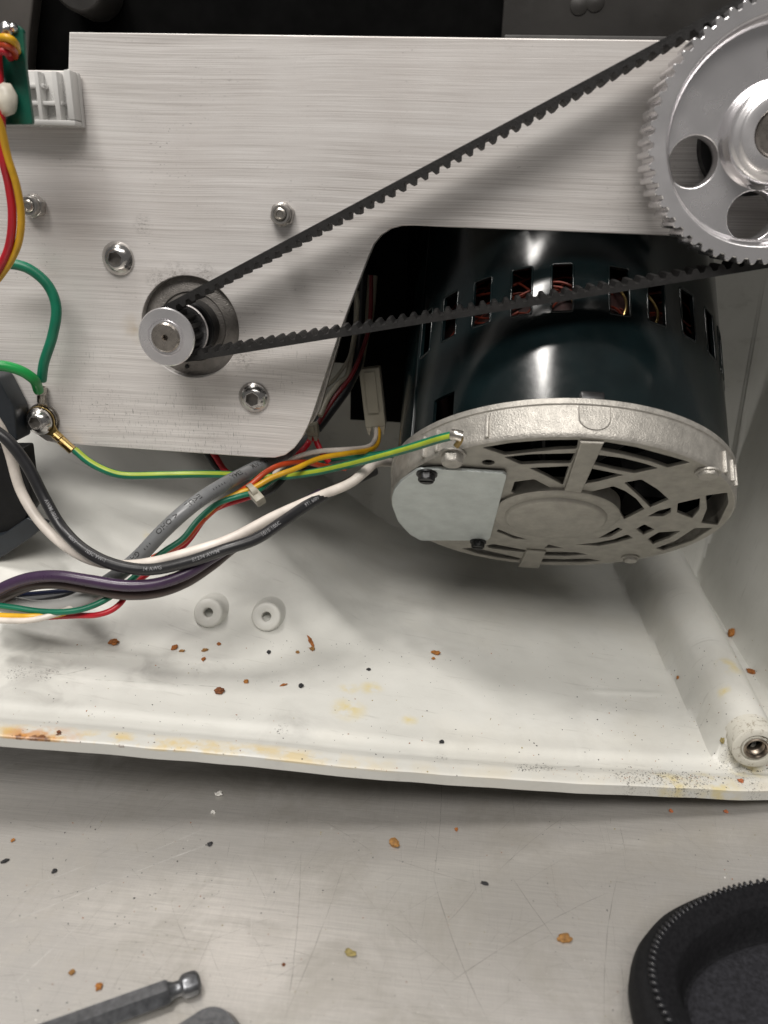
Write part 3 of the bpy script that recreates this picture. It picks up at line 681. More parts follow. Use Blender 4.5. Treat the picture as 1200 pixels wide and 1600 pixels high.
# body with vent slots
RB = 74.2; L0, L1 = 15.0, 150.0
SL = [-46.0, -32.8, -19.4, -6.8, 10.7, 23.4, 36.9, 50.8, 63.5, 76, -59]
HW = math.degrees(4.1 / RB); WIN = [(a - HW, a + HW, 56.0, 79.0) for a in SL] + [(-50.6, -41.4, 16.5, 28.0)]
def grid_lines(lo, hi, step, cuts):
    L = sorted(set([round(c, 4) for c in cuts])); out = []; k = lo
    while k < hi - 1e-6:
        if all(abs(k - c) > step * .35 for c in L): out.append(round(k, 4))
        k += step
    return sorted(out + [c for c in L if lo <= c < hi])
AN = grid_lines(-180, 180, 2.0, [w_[0] for w_ in WIN] + [w_[1] for w_ in WIN]); DE = grid_lines(L0, L1 - 6, 4.0, [w_[2] for w_ in WIN] + [w_[3] for w_ in WIN]) + [L1 - 6]
def solid(i, k):
    a = (AN[i] + (AN[i + 1] if i + 1 < len(AN) else AN[0] + 360)) / 2; d = (DE[k] + DE[k + 1]) / 2
    return not any(w_[0] < a < w_[1] and w_[2] < d < w_[3] for w_ in WIN)
V, F = [], []; na, nd = len(AN), len(DE)
for r in (RB, RB - 1.6):
    for a in AN:
        for d in DE: V.append((r * math.sin(math.radians(a)), r * math.cos(math.radians(a)), zz(d)))
ix = lambda l, i, k: l * na * nd + (i % na) * nd + k
for i in range(na):
    for k in range(nd - 1):
        if not solid(i, k): continue
        F.append((ix(0, i, k), ix(0, i + 1, k), ix(0, i + 1, k + 1), ix(0, i, k + 1))); F.append((ix(1, i, k), ix(1, i, k + 1), ix(1, i + 1, k + 1), ix(1, i + 1, k)))
        if not solid((i + 1) % na, k): F.append((ix(0, i + 1, k), ix(0, i + 1, k + 1), ix(1, i + 1, k + 1), ix(1, i + 1, k)))
        if not solid(i - 1, k): F.append((ix(0, i, k), ix(0, i, k + 1), ix(1, i, k + 1), ix(1, i, k)))
        if k + 2 >= nd or not solid(i, k + 1): F.append((ix(0, i, k + 1), ix(0, i + 1, k + 1), ix(1, i + 1, k + 1), ix(1, i, k + 1)))
        if k == 0 or not solid(i, k - 1): F.append((ix(0, i, k), ix(0, i + 1, k), ix(1, i + 1, k), ix(1, i, k)))
bo = MB().add(V, F).build('motor_body', 'motorpaint', motor, local=True, smooth=35)
MB().lathe([(RB, zz(L1 - 6.05)), (RB - 3, zz(L1 - 1.5)), (RB - 8, zz(L1)), (.02, zz(L1))], 120).build('rear_end', 'motorpaint', motor, local=True)
# pressed bright lips round the slots
for adeg in SL:
    fr_ = MB(); q = roundpoly([(-4.3, zz(55.8)), (4.3, zz(55.8)), (4.3, zz(79.2)), (-4.3, zz(79.2))], 1.3, 5); pth = []
    for x, z in q + [q[0]]:
        a = math.radians(adeg) + x / RB; pth.append(mm @ Vector(((RB - .1) * math.sin(a), (RB - .1) * math.cos(a), z)))
    fr_.tube(pth, .5, 8, caps=False); fr_.build('slot_lip', 'motorpaint', bo, smooth=60)
# black clip where the body meets the cap
a = math.radians(1.8); m_ = Matrix.Rotation(-a, 4, 'Z')
MB().box((-4.5, RB - 1, min(zz(15), zz(19))), (4.5, RB + 1.8, max(zz(15), zz(19))), .9, m_).build('crimp', 'blackbolt', motor, local=True)
# seam along the body
a = math.radians(-63); m_ = Matrix.Rotation(-a, 4, 'Z')
MB().box((-.5, RB - .6, min(zz(16), zz(140))), (.5, RB + .7, max(zz(16), zz(140))), .3, m_).build('body_seam', 'motorpaint', motor, local=True)
# copper windings inside
core = MB().lathe([(50, zz(30)), (58, zz(48)), (61, zz(60)), (61, zz(76)), (57, zz(90)), (50, zz(92))], 90).build('winding_core', 'coil', motor, local=True)
rnd = random.Random(3); wd_ = MB()
for k in range(46):
    a0 = math.radians(-75 + 150 * rnd.random()); ln = math.radians(rnd.uniform(18, 46)); d0 = rnd.uniform(52, 84); d1 = d0 + rnd.uniform(-9, 9); rr = rnd.uniform(60.5, 65.5); P = []
    for i in range(13):
        t = i / 12; a = a0 + ln * (t - .5); r = rr + 2.2 * math.sin(PI * t) + rnd.uniform(-.1, .1); d = d0 + (d1 - d0) * t + 3 * math.sin(PI * 2 * t + k)
        P.append(mm @ Vector((r * math.sin(a), r * math.cos(a), zz(d))))
    wd_.tube(catmull(P, 3), rnd.choice((.45, .5, .6)), 6)
wd_.build('copper_windings', 'copper', core)
for adeg, d0, fl in ((12, 66, 1), (24.5, 66, 1), (8.8, 70, -1), (-6, 62, 1), (36, 64, -1)):
    P = []
    for i in range(12):
        t = i / 11; a = math.radians(adeg + 3.2 * math.sin(PI * t) * fl); r = 66 + 2.6 * math.sin(PI * t); P.append(mm @ Vector((r * math.sin(a), r * math.cos(a), zz(d0 - 11 + 22 * t))))
    MB().tube(catmull(P, 2), .55, 8).build('lead_loop', 'brass', core)

# ------------------------------------------------------------------ wires
def wp(c):
    px, py, d = c
    if d < 0: h_, _ = hit(px, py); return h_ + (EYE - h_).normalized() * (-d)
    return aty(px, py, d)
def wire(name, label, pts, r, mat, group='loose wires in the housing', mis=None, mats=None, twist=0, cat='wire', n=12, keep=False):
    path = catmull([wp(c) for c in pts], 1.2); b = MB()
    b.tube(path, r, n, mis, 0, twist); o = b.build(name, mats or [mat], None, smooth=70); tag(o, label, cat, group)
    return o, path
def wraptext(parent, path, body, size, s0, r, ang, flip=False, mat='printdark', name='printing', shy=0):
    me = textmesh(body, size); acc = [0]
    for a, b in zip(path, path[1:]): acc.append(acc[-1] + (b - a).length)
    fr = frames(path); wdt = max(v.co.x for v in me.vertices); V = []
    for v in me.vertices:
        x, y, z = v.co.x, v.co.y - size * .35, v.co.z
        s_ = s0 + ((wdt - x) if flip else x); y = -y if flip else y
        s_ = min(max(s_, 0), acc[-1] - .01)
        k = next(i for i in range(len(acc) - 1) if acc[i + 1] >= s_); t = (s_ - acc[k]) / (acc[k + 1] - acc[k])
        p = path[k].lerp(path[k + 1], t); _, tt, a, b = fr[k]; an = ang + y / r
        V.append(p + (a * math.cos(an) - b * math.sin(an)) * (r + .03 + z))
    bb = MB().add(V, [tuple(p.vertices) for p in me.polygons]); return bb.build(name, mat, parent, smooth=0)
# by the circuit board
wire('red_wire', 'red wire hanging from the green circuit board at the left edge', [(-6, 60, 286), (0, 150, 284), (4, 240, 286), (14, 290, 290), (19, 330, 292), (17, 370, 294), (8, 402, 296), (-14, 440, 298)], 1.55, 'red')
wire('yellow_wire', 'yellow wire curving down from the green circuit board at the left edge', [(-8, 178, 280), (2, 200, 282), (12, 245, 286), (26, 290, 289), (33, 335, 292), (30, 375, 295), (18, 405, 297), (0, 432, 299), (-16, 450, 300)], 1.35, 'yellow')
wire('green_wire', 'dark green wire looping over the plate down to the ring terminals', [(-14, 416, 306), (12, 412, 309), (45, 420, 311), (75, 446, 312), (88, 482, 312), (82, 525, 312), (69, 566, 313), (65, 594, 315)], 2.1, 'green')
wire('bright_green_wire', 'bright green wire entering from the left edge to the ring terminal', [(-20, 571, 300), (8, 572, 302), (34, 580, 305), (52, 592, 308), (57, 600, 312), (60, 610, 316)], 2.2, 'brightgreen')
# green/yellow earth wire
wire('earth_wire', 'green and yellow striped earth wire from the brass terminal to the motor', [(117, 703, 316), (140, 722, 315), (170, 737, 315), (200, 743, 316), (260, 742, 318), (320, 741, 322), (370, 742, 328), (430, 745, 330), (490, 738, 326), (540, 727, 318), (590, 714, 306), (640, 700, 294), (685, 686, 285), (712, 680, 281.5), (720, 682, 281)], 1.75, None,
     mats=['green', 'yellowstripe'], mis=[0, 0, 0, 0, 0, 0, 0, 0, 0, 0, 1, 1], twist=.5)
ew, ewp = wire('white_wire', 'thick white wire sagging from the black box across to the motor', [(-12, 650, 290), (4, 676, 291), (16, 710, 292), (32, 765, 290), (60, 812, 286), (98, 850, 280), (140, 874, 274), (190, 883, 270), (240, 878, 270), (300, 862, 274), (360, 842, 280), (430, 806, 292), (500, 775, 305), (545, 756, 314), (570, 737, 320), (586, 724, 332), (604, 722, 350), (630, 728, 372)], 2.15, 'white')
bw, bwp = wire('black_wire', 'thick black printed wire sagging in front of the white wire', [(-14, 668, 282), (14, 690, 282), (44, 730, 282), (70, 780, 280), (96, 824, 276), (130, 858, 270), (175, 881, 266), (230, 890, 265), (290, 879, 267), (350, 859, 271), (400, 842, 277), (440, 816, 286), (490, 783, 302), (540, 757, 316), (585, 735, 330)], 2.4, 'black')
for s0, tx in ((36, 'AWM 1015'), (56, '600V'), (66, '105C VW-1'), (92, '14 AWG'), (112, 'E1234 AWM'), (140, '1015 105C'), (164, 'FT1 600V')): 
    wraptext(bw, bwp, tx, 2.1, s0, 2.4, .15, False, 'printpale')
wire('purple_wire', 'thick purple wire curving across the lower left of the housing', [(-16, 930, 262), (14, 914, 262), (48, 903, 262), (90, 900, 262), (140, 907, 262), (195, 915, 263), (245, 912, 265), (290, 897, 268), (330, 872, 273), (362, 852, 279), (400, 832, 288), (440, 806, 300), (500, 772, 320)], 2.35, 'purple')
wire('brown_wire', 'thick brown wire tucked just below the purple wire', [(-16, 948, 268), (12, 930, 268), (48, 915, 267), (90, 912, 266), (140, 920, 266), (195, 929, 266), (245, 926, 268), (290, 910, 272), (330, 884, 277), (365, 856, 284), (400, 838, 293), (440, 812, 306)], 2.2, 'brown')
gc, gcp = wire('grey_cable', 'thick grey printed cable rising from lower left to behind the plate', [(-20, 940, 275), (30, 943, 275), (80, 940, 275), (125, 930, 276), (170, 908, 277), (215, 872, 279), (255, 830, 283), (300, 790, 291), (345, 760, 304), (390, 736, 322), (430, 716, 340), (480, 690, 362)], 3.2, 'grey', cat='cable', n=20)
for s0, tx in ((70, 'GHO'), (80, "' ' '"), (88, 'OHO'), (97, '<'), (103, 'E<UL'), (116, "' ' ' ' '"), (127, 'E34A'), (141, "' ' AWM")): wraptext(gc, gcp, tx, 3.3, s0, 3.2, .42, True, 'printdark')
wire('clear_sleeve', 'translucent sleeve over the grey cable end at the lower left', [(-20, 935, 271), (20, 946, 270), (60, 952, 270), (100, 948, 270), (135, 934, 271), (160, 918, 272)], 3.9, 'sleeve', cat='sleeve', n=20)
TH_ = 'thin signal wires in the housing'
wire('thin_green_wire', 'thin green wire twisting beside the grey cable under the black wire', [(-20, 944, 262), (20, 949, 262), (60, 955, 262), (100, 956, 262), (135, 950, 264), (170, 934, 268), (205, 906, 275), (250, 866, 284), (285, 842, 290), (310, 812, 298), (340, 787, 304), (375, 775, 308), (400, 768, 312), (425, 750, 320), (460, 732, 334)], 1.25, 'green', TH_)
wire('thin_yellow_wire', 'thin yellow wire through the cable tie and on to the white connector', [(318, 806, 302), (345, 784, 306), (375, 770, 310), (397, 762, 312), (425, 746, 316), (460, 733, 322), (500, 716, 334), (545, 708, 346), (578, 703, 362), (590, 692, 376), (592, 668, 388)], 1.25, 'yellow', TH_)
wire('thin_red_wire', 'thin red wire through the cable tie, above the thin yellow wire', [(238, 872, 290), (285, 848, 296), (312, 818, 302), (345, 788, 306), (375, 768, 312), (392, 757, 313), (415, 738, 318), (440, 726, 326), (475, 722, 336), (505, 728, 344), (540, 732, 352)], 1.25, 'orangered', TH_)
wire('thin_crimson_wire', 'thin crimson wire emerging below the brown wire at lower left', [(60, 965, 268), (118, 962, 266), (150, 961, 265), (175, 953, 267), (192, 938, 271), (200, 920, 278), (240, 890, 290), (290, 850, 300), (330, 800, 310), (380, 780, 314), (398, 775, 316)], 1.2, 'red', TH_)
wire('thin_black_wire', 'thin black wire behind the yellow wire right of the cable tie', [(398, 778, 318), (425, 765, 324), (450, 742, 334), (480, 732, 344), (530, 730, 352)], 1.5, 'black', TH_)
wire('amber_wire', 'short amber wire along the bottom left edge of the wire bundle', [(-20, 961, 260), (20, 963, 260), (50, 963.5, 260), (90, 960, 264), (120, 950, 270)], 1.3, 'yellow', TH_)
wire('cream_wire', 'thin cream wire, lowest of the bundle at the left edge', [(-20, 968, 258), (20, 970, 258), (55, 968, 259), (85, 960, 262), (115, 948, 268), (160, 925, 280)], 1.25, 'white', TH_)
wire('navy_wire', 'thin navy blue wire just under the brown wire at the left edge', [(-20, 932, 272), (20, 930, 272), (60, 927, 272), (110, 922, 274), (150, 915, 280)], 1.0, 'navy', TH_)
wire('thin_white_wire', 'thin white wire running from under the plate corner to the white connector', [(425, 745, 330), (440, 730, 332), (465, 714, 336), (500, 705, 344), (545, 702, 352), (575, 698, 364), (586, 686, 376), (588, 668, 388)], 1.2, 'white', TH_)
wire('teal_wire', 'thin teal wire crossing behind the yellow wire beside the plate corner', [(450, 742, 340), (480, 725, 346), (520, 716, 352), (570, 712, 358), (610, 708, 362)], 1.6, 'green', TH_)
wire('short_red_wire', 'short red wire leaving the small connector to the left behind the plate corner', [(489, 678, 352), (482, 692, 350), (472, 704, 346), (455, 722, 344)], 1.4, 'red', TH_)
wire('short_red_wire', 'short red wire dropping from the small connector to the right', [(490, 678, 352), (497, 696, 350), (506, 712, 348), (514, 722, 348)], 1.4, 'red', TH_)
wire('hidden_red_wire', 'red wire peeking out under the plate beside the grey cable', [(322, 690, 342), (338, 715, 340), (352, 736, 336), (372, 748, 332)], 1.5, 'red', TH_)
wire('hidden_black_wire', 'black wire peeking out under the plate left of a red wire', [(310, 690, 344), (326, 712, 342), (340, 732, 338), (362, 748, 334)], 1.6, 'black', TH_)
BK = 'wires in the dark gap beside the motor'  # red and white tones here are darkened for the gap's shade
for nm_, lb, pts_, r_, m_ in [
    ('dark_harness', 'black harness climbing behind the sloped plate edge', [(494, 668, 358), (515, 640, 366), (540, 605, 376), (556, 570, 386), (560, 530, 392), (562, 470, 396), (566, 400, 398)], 3.2, 'black'),
    ('harness_red_wire', 'red wire, darkened for shade, along the black harness beside the motor', [(497, 662, 356), (522, 622, 364), (548, 588, 374), (566, 548, 384), (578, 500, 390), (580, 430, 394)], 1.1, 'red_shaded'),
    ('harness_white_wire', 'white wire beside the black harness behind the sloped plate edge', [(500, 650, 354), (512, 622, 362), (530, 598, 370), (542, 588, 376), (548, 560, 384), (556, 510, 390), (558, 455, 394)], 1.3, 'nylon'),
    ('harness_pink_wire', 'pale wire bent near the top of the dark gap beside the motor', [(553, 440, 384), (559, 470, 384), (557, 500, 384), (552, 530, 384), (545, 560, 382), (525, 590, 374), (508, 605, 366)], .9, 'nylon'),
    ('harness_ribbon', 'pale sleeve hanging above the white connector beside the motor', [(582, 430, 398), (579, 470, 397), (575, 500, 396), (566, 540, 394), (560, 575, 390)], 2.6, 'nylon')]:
    wire(nm_, lb, pts_, r_, m_, BK)

# ring terminals and their screw
def ring_terminal(centre, ang, label, mat, wire_r, yd, length=15, extra=()):
    t = thing('ring_terminal', label, 'terminal', axis_m((centre[0], yd, centre[1]), (0, -1, 0)), 'crimped ring terminals on the plate')
    m_ = Matrix.Rotation(ang, 4, 'Z')
    outl = []
    for k in range(31):
        a = math.radians(28) + math.radians(304) * k / 30; outl.append((6.6 * math.cos(a), 6.6 * math.sin(a)))
    outl += [(8.2, -1.9), (length - 4, -1.7), (length - 4, 1.7), (8.2, 1.9)]
    MB().mesh(filled(outl, [circ(0, 0, 3.2, 32)], .9, .2), m_).build('ring', mat, t, local=True, smooth=40)
    b = MB()
    for x0, x1, r in ((8.4, 11.6, 1.8), (12.2, length, wire_r + .45)):
        P = [m_ @ Vector((x0, 0, 1.2)), m_ @ Vector(((x0 + x1) / 2, 0, 1.3)), m_ @ Vector((x1, 0, 1.2))]
        sec = []
        for k in range(13):
            a = math.radians(-250 + 320 * k / 12 + 0); sec.append((math.cos(a) * r, math.sin(a) * r))
        V = []; F = []
        for x in (x0, x1):
            for rr in (1.0, .72):
                for (cy_, cz_) in sec: V.append(m_ @ Vector((x, cy_ * rr, cz_ * rr + 1.3)))
        n = len(sec)
        for i in range(n - 1):
            F += [(i, i + 1, 2 * n + i + 1, 2 * n + i), (n + i, 3 * n + i, 3 * n + i + 1, n + i + 1), (i, n + i, n + i + 1, i + 1), (2 * n + i, 2 * n + i + 1, 3 * n + i + 1, 3 * n + i)]
        b.add(V, F)
    b.build('crimp', mat, t, local=True, smooth=40)
    return t
sx, sz = xz(64, 657, 322)
def locang(px, py):                     # angle in the terminal's own XY (x right, y = z cross x)
    p = aty(px, py, 322); m_ = axis_m((sx, 322, sz), (0, -1, 0)); q = m_.inverted() @ p; return math.atan2(q.y, q.x)
ring_terminal((sx, sz), locang(63, 605), 'tinned ring terminal joining two green wires under the corner screw', 'tin', 2.1, 323.8, 15.5)
ring_terminal((sx, sz), locang(118, 704), 'brass ring terminal of the striped earth wire under the corner screw', 'brass', 1.75, 321.8, 19)
button_screw((sx, 320.6, sz), 6.2, 3.9, 2.5, 'shiny dome screw clamping the ring terminals at the plate corner', (-.05, -1, .05), .5)
MB_ = MB().lathe([(7.4, 0), (7.4, .9), (3, .9), (3, 0), (7.4, 0)], 40, axis_m((sx, 325, sz), (0, -1, 0)))
tag(recentre(MB_.build('washer', 'nutsteel', None)), 'flat steel washer behind the ring terminals at the plate corner', 'washer')

# connectors and cable tie
def connector(name, label, px0, py0, px1, py1, y, wd, dp, prongs):
    a, b = aty(px0, py0, y), aty(px1, py1, y); L = (b - a).length; t = thing(name, label, 'connector', axis_m(b, a - b, (1, 0, 0)), 'nylon plug connectors')
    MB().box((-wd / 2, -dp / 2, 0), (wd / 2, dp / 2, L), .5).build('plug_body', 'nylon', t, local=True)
    bb = MB()
    for i in range(prongs):
        x = -wd / 2 + wd * (i + .5) / prongs
        bb.prism([(x - wd / prongs * .42, 0), (x + wd / prongs * .42, 0), (x + wd / prongs * .1 * (1 if i > prongs / 2 else -1), -5)], -dp / 2, dp / 2 * .2, Matrix(((1, 0, 0, 0), (0, 0, 1, 0), (0, 1, 0, 0), (0, 0, 0, 1))))
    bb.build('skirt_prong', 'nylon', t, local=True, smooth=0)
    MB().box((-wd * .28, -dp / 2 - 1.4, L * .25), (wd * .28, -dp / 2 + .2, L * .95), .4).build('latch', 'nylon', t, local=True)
    return t
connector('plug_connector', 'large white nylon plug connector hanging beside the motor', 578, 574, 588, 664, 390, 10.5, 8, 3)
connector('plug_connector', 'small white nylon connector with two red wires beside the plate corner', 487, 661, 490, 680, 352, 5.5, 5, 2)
p = aty(394, 768, 311)
tie = thing('cable_tie', 'translucent white cable tie binding the thin coloured wires', 'cable tie', axis_m(p, (aty(420, 750, 316) - aty(375, 776, 308)), (0, -1, 0)))
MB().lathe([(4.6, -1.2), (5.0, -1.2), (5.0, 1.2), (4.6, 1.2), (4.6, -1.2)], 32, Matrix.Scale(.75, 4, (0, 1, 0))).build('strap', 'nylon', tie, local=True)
dn = (MW[tie.name].inverted().to_3x3() @ (aty(408, 784, 306) - p)).normalized()
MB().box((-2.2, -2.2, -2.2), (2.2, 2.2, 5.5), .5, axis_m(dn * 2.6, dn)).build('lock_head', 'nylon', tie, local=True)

# black box at the left edge, its bracket, and the slate cover above it
bx = thing('relay_box', 'black plastic box at the left edge behind the white wire', 'box', (-205, 300, 60))
a, b_, c_, d_ = aty(38, 699, 304), aty(52, 790, 304), aty(28, 832, 304), aty(-70, 850, 304)
pol = [(p_.x, p_.z) for p_ in (aty(-70, 699, 304), a, aty(43, 740, 304), b_, c_, d_)]
MB().mesh(filled(roundpoly(pol, 1.0, 2), [], 8, .6), Matrix(((1, 0, 0, 0), (0, 0, 1, 308), (0, 1, 0, 0), (0, 0, 0, 1)))).build('box_body', 'blackplastic', bx, smooth=30)
pol = [(p_.x, p_.z) for p_ in (aty(-70, 852, 298), aty(0, 838, 298), aty(38, 812, 298), aty(66, 824, 298), aty(40, 846, 298), aty(3, 871, 298), aty(-70, 905, 298))]
MB().mesh(filled(roundpoly(pol, .6, 2), [], 6, .4), Matrix(((1, 0, 0, 0), (0, 0, 1, 303), (0, 1, 0, 0), (0, 0, 0, 1)))).build('foot_bracket', 'slate', bx, smooth=30)
pol = [(p_.x, p_.z) for p_ in (aty(-60, 566, 312), aty(-4, 590, 312), aty(22, 640, 312), aty(27, 690, 312), aty(-60, 690, 312))]
sl = MB().mesh(filled(roundpoly(pol, 1.5, 3), [], 12, .8), Matrix(((1, 0, 0, 0), (0, 0, 1, 318), (0, 1, 0, 0), (0, 0, 0, 1)))).build('slate_cover', 'slate', bx, smooth=30)

# ------------------------------------------------------------------ circuit board and clear bracket (top left)
pcb = thing('circuit_board', 'green circuit board with coloured wires at the top left edge', 'circuit board', (-190, 290, 255))
pol = [(q.x, q.z) for q in (aty(-60, 38, 288), aty(26, 38, 288), aty(36, 46, 288), aty(40, 110, 288), aty(51, 194, 288), aty(-60, 196, 288))]
pb = MB().mesh(filled(roundpoly(pol, 1.2, 4), [], 1.8, .2), Matrix(((1, 0, 0, 0), (0, 0, 1, 288.9), (0, 1, 0, 0), (0, 0, 0, 1)))).build('board', 'pcb', pcb, smooth=30)
for px, py, r_, m_ in ((1, 125, 2.2, 'solder'), (4, 180, 2.0, 'solder'), (10, 46, 2.6, 'solder'), (22, 44, 1.6, 'solder')):
    MB().lathe([(r_, 0), (r_ * .95, .8), (r_ * .6, 1.7), (.02, 2.1)], 20, axis_m(aty(px, py, 288), (0, -1, 0))).build('solder_joint', m_, pcb)
b = MB(); bm = bmesh.new(); bmesh.ops.create_icosphere(bm, subdivisions=3, radius=1)
gp_ = aty(8, 155, 285)
for v in bm.verts: v.co = gp_ + Vector((v.co.x * 4.6, v.co.y * 3.5, v.co.z * 5.2)) * (1 + .18 * noise.noise(v.co * 1.7))
b.bm(bm); b.build('glue_blob', 'hotglue', pcb, smooth=80)
for pts_, m_, nm_ in (([(-20, 66, 282), (0, 59, 279), (14, 60, 278), (24, 68, 281), (27, 80, 287)], 'yellow', 'yellow_jumper'), ([(-20, 76, 282), (0, 70, 280), (14, 72, 279), (22, 80, 283), (23, 88, 287)], 'orangered', 'orange_jumper'), ([(-20, 88, 282), (0, 80, 280), (10, 82, 280), (16, 90, 287)], 'red', 'red_jumper')):
    MB().tube(catmull([wp(c) for c in pts_], 1), 1.25, 10).build(nm_, m_, pcb, smooth=70)
# clear bracket: frame with ribs
cl = thing('clear_bracket', 'clear ribbed plastic bracket behind the green circuit board', 'bracket', (-170, 305, 245))
fx = lambda px, py, y=315: aty(px, py, y)
xl, xr_ = fx(-40, 150).x, fx(113, 150).x; zt, zb = fx(80, 108).z, fx(80, 196).z
b0, b1 = 315, 324
MB().box((xl, b0 + 6, zb), (xr_, b1, zt), .5).build('back_wall', 'clear', cl)
MB().box((xl, b0, zb), (xr_, b0 + 6, zb + 2), .5).build('lower_wall', 'clear', cl)
MB().box((xr_ - 2.6, b0, zb + 2.1), (xr_, b0 + 6, zt), .5).build('side_wall', 'clear', cl)
for px, wd in ((86, 2.0), (58, 1.6)): xx = fx(px, 150).x; MB().box((xx - wd / 2, b0 + 1, zb + 2.1), (xx + wd / 2, b0 + 6, zt - .5), .3).build('rib', 'clear', cl)
for py, x1 in ((160, fx(92, 150).x), (133, fx(66, 150).x)): z_ = fx(80, py).z; MB().box((xl, b0 + 2, z_ - .7), (x1, b0 + 6, z_ + .7), .3).build('cross_rib', 'clear', cl)

# curved casting and roller end at the very top left
p0 = aty(-40, 30, 338)
pol = [(q.x, q.z) for q in (aty(-80, -60, 338), aty(62, -60, 338), aty(53, 0, 338), aty(47, 50, 338), aty(43, 120, 338), aty(-80, 120, 338))]
o = MB().mesh(filled(pol, [], 7, .8), Matrix(((1, 0, 0, 0), (0, 0, 1, 341), (0, 1, 0, 0), (0, 0, 0, 1)))).build('side_casting', 'browngrey', None, smooth=30)
tag(recentre(o), 'dull grey brown casting behind the green circuit board, top left corner', 'casting')
rp = aty(138, -24, 338)
ro = thing('roller', 'dark roller end above the plate near the top left corner', 'roller', axis_m((rp.x, 346, rp.z), (0, -1, 0)))
MB().lathe([(11, 0), (11, 16), (10, 17.2), (.02, 17.4)], 48).build('roller_body', 'greypanel', ro, local=True)
MB().lathe([(3.4, 17), (3.4, 18.6), (2.8, 19.2), (.02, 19.2)], 24).build('roller_pin', 'darksteel', ro, local=True)

# ------------------------------------------------------------------ tools on the worktop
def hex_section(r, a): return r / math.cos(((a + PI / 6) % (PI / 3)) - PI / 6)
def hexkey(label, path, af, ball, group):
    """hexagonal bar swept along path, optional ball end at the path start"""
    t = thing('hex_key', label, 'hex key', (path[-1].x, path[-1].y, 0), group)
    b = MB(); V, F = [], []; n = len(path); R_ = af / 2 / math.cos(PI / 6)
    for k, p in enumerate(path):
        tt = (path[min(k + 1, n - 1)] - path[max(k - 1, 0)]).normalized(); up = Vector((0, 0, 1)); sd = tt.cross(up).normalized(); up = sd.cross(tt)
        sc_ = .9 if k == 0 else 1
        for i in range(6):
            a = PI / 3 * i; V.append(p + (sd * math.cos(a) + up * math.sin(a)) * R_ * sc_)
    for k in range(n - 1):
        for i in range(6): j = (i + 1) % 6; F.append((k * 6 + i, k * 6 + j, (k + 1) * 6 + j, (k + 1) * 6 + i))
    F += [tuple(range(6)), tuple(range((n - 1) * 6, n * 6))]
    bmx = bmesh.new(); vs_ = [bmx.verts.new(v) for v in V]; [bmx.faces.new([vs_[i] for i in f]) for f in F]
    lng = [e for e in bmx.edges if abs(e.verts[0].index - e.verts[1].index) >= 0 and len(e.link_faces) == 2 and e.link_faces[0].normal.angle(e.link_faces[1].normal, 0) > .5] if False else []
    b.bm(bmx); b.build('shank', 'keysteel', t, smooth=25)
    if ball:
        d = (path[0] - path[1]).normalized(); m_ = axis_m(path[0], d, Vector((0, 0, 1)).cross(d)); r = af / 2
        def rf(k, a, r_): return min(r_, hex_section(r_ * .955, a))
        MB().lathe([(r * .97, -.8), (r * .82, .5), (r * .68, 1.6), (r * .66, 3.2), (r * .8, 3.8)], 36, m_).build('neck', 'keysteel', t, smooth=40)
        MB().lathe([(r * .75, 3.4), (r * 1.0, 4.2), (r * 1.06, 5.2), (r * 1.06, 6.8), (r * 1.0, 8.3), (r * .8, 9.0), (r * .5, 9.4), (.02, 9.45)], 36, m_, 0, rf).build('ball_end', 'keysteel', t, smooth=28)
    return t
ze = 3.4
p0, p1 = atz(264, 1550, ze), atz(86, 1614, ze); d = (p1 - p0).normalized()
pth = [p0, p0 + d * .8] + [p0 + d * (4 + 10 * k) for k in range(12)]
hexkey('black hex key with a ball end lying on the worktop, bottom left', pth, 6.6, True, 'hex keys on the worktop')
zc = 4.2; c0 = atz(328, 1622, zc); rb = 4.0; pth = []
q4 = PI / 4
for k in range(9): pth.append(c0 + Vector((math.cos(q4), math.sin(q4), 0)) * rb + Vector((1, -1, 0)).normalized() * 11 * (9 - k))
for k in range(10): a = q4 + PI / 2 * k / 9; pth.append(c0 + Vector((math.cos(a), math.sin(a), 0)) * rb)
for k in range(1, 4): pth.append(c0 + Vector((-math.cos(q4), math.sin(q4), 0)) * rb + Vector((-1, -1, 0)).normalized() * 8 * k)
hexkey('bent end of a second black hex key at the bottom edge', pth, 8.2, False, 'hex keys on the worktop')

# ------------------------------------------------------------------ zipper case
zr = 17.0
rimpx = [(1290, 1356), (1200, 1376), (1160, 1384), (1128, 1393), (1100, 1405), (1072, 1421), (1049, 1440), (1031, 1462), (1022, 1484), (1018, 1508), (1020, 1532), (1028, 1562), (1042, 1590), (1060, 1625), (1082, 1665), (1108, 1715)]
rw = [atz(*p, zr) for p in rimpx]; e1 = (rw[0] - rw[1]).normalized(); e2 = (rw[-1] - rw[-2]).normalized()
A_, B_ = rw[0], rw[-1]; mid_ = A_ + e1 * 46 + e2 * 74
rimp = catmull([mid_, A_ + e1 * 47 + e2 * 42, A_ + e1 * 40 + e2 * 12, A_ + e1 * 22] + rw + [B_ + e2 * 24, B_ + e2 * 40 + e1 * 8, B_ + e2 * 47 + e1 * 24, (B_ + e2 * 48 + e1 * 44).lerp(mid_, .25), mid_.lerp(B_ + e2 * 48 + e1 * 70, .45)], 1.0, True)
ctr = (A_ + B_ + mid_ * 1.2 + rw[8]) / 4.2
ar_ = sum(rimp[i].x * rimp[(i + 1) % len(rimp)].y - rimp[(i + 1) % len(rimp)].x * rimp[i].y for i in range(len(rimp))); RSGN = 1 if ar_ > 0 else -1
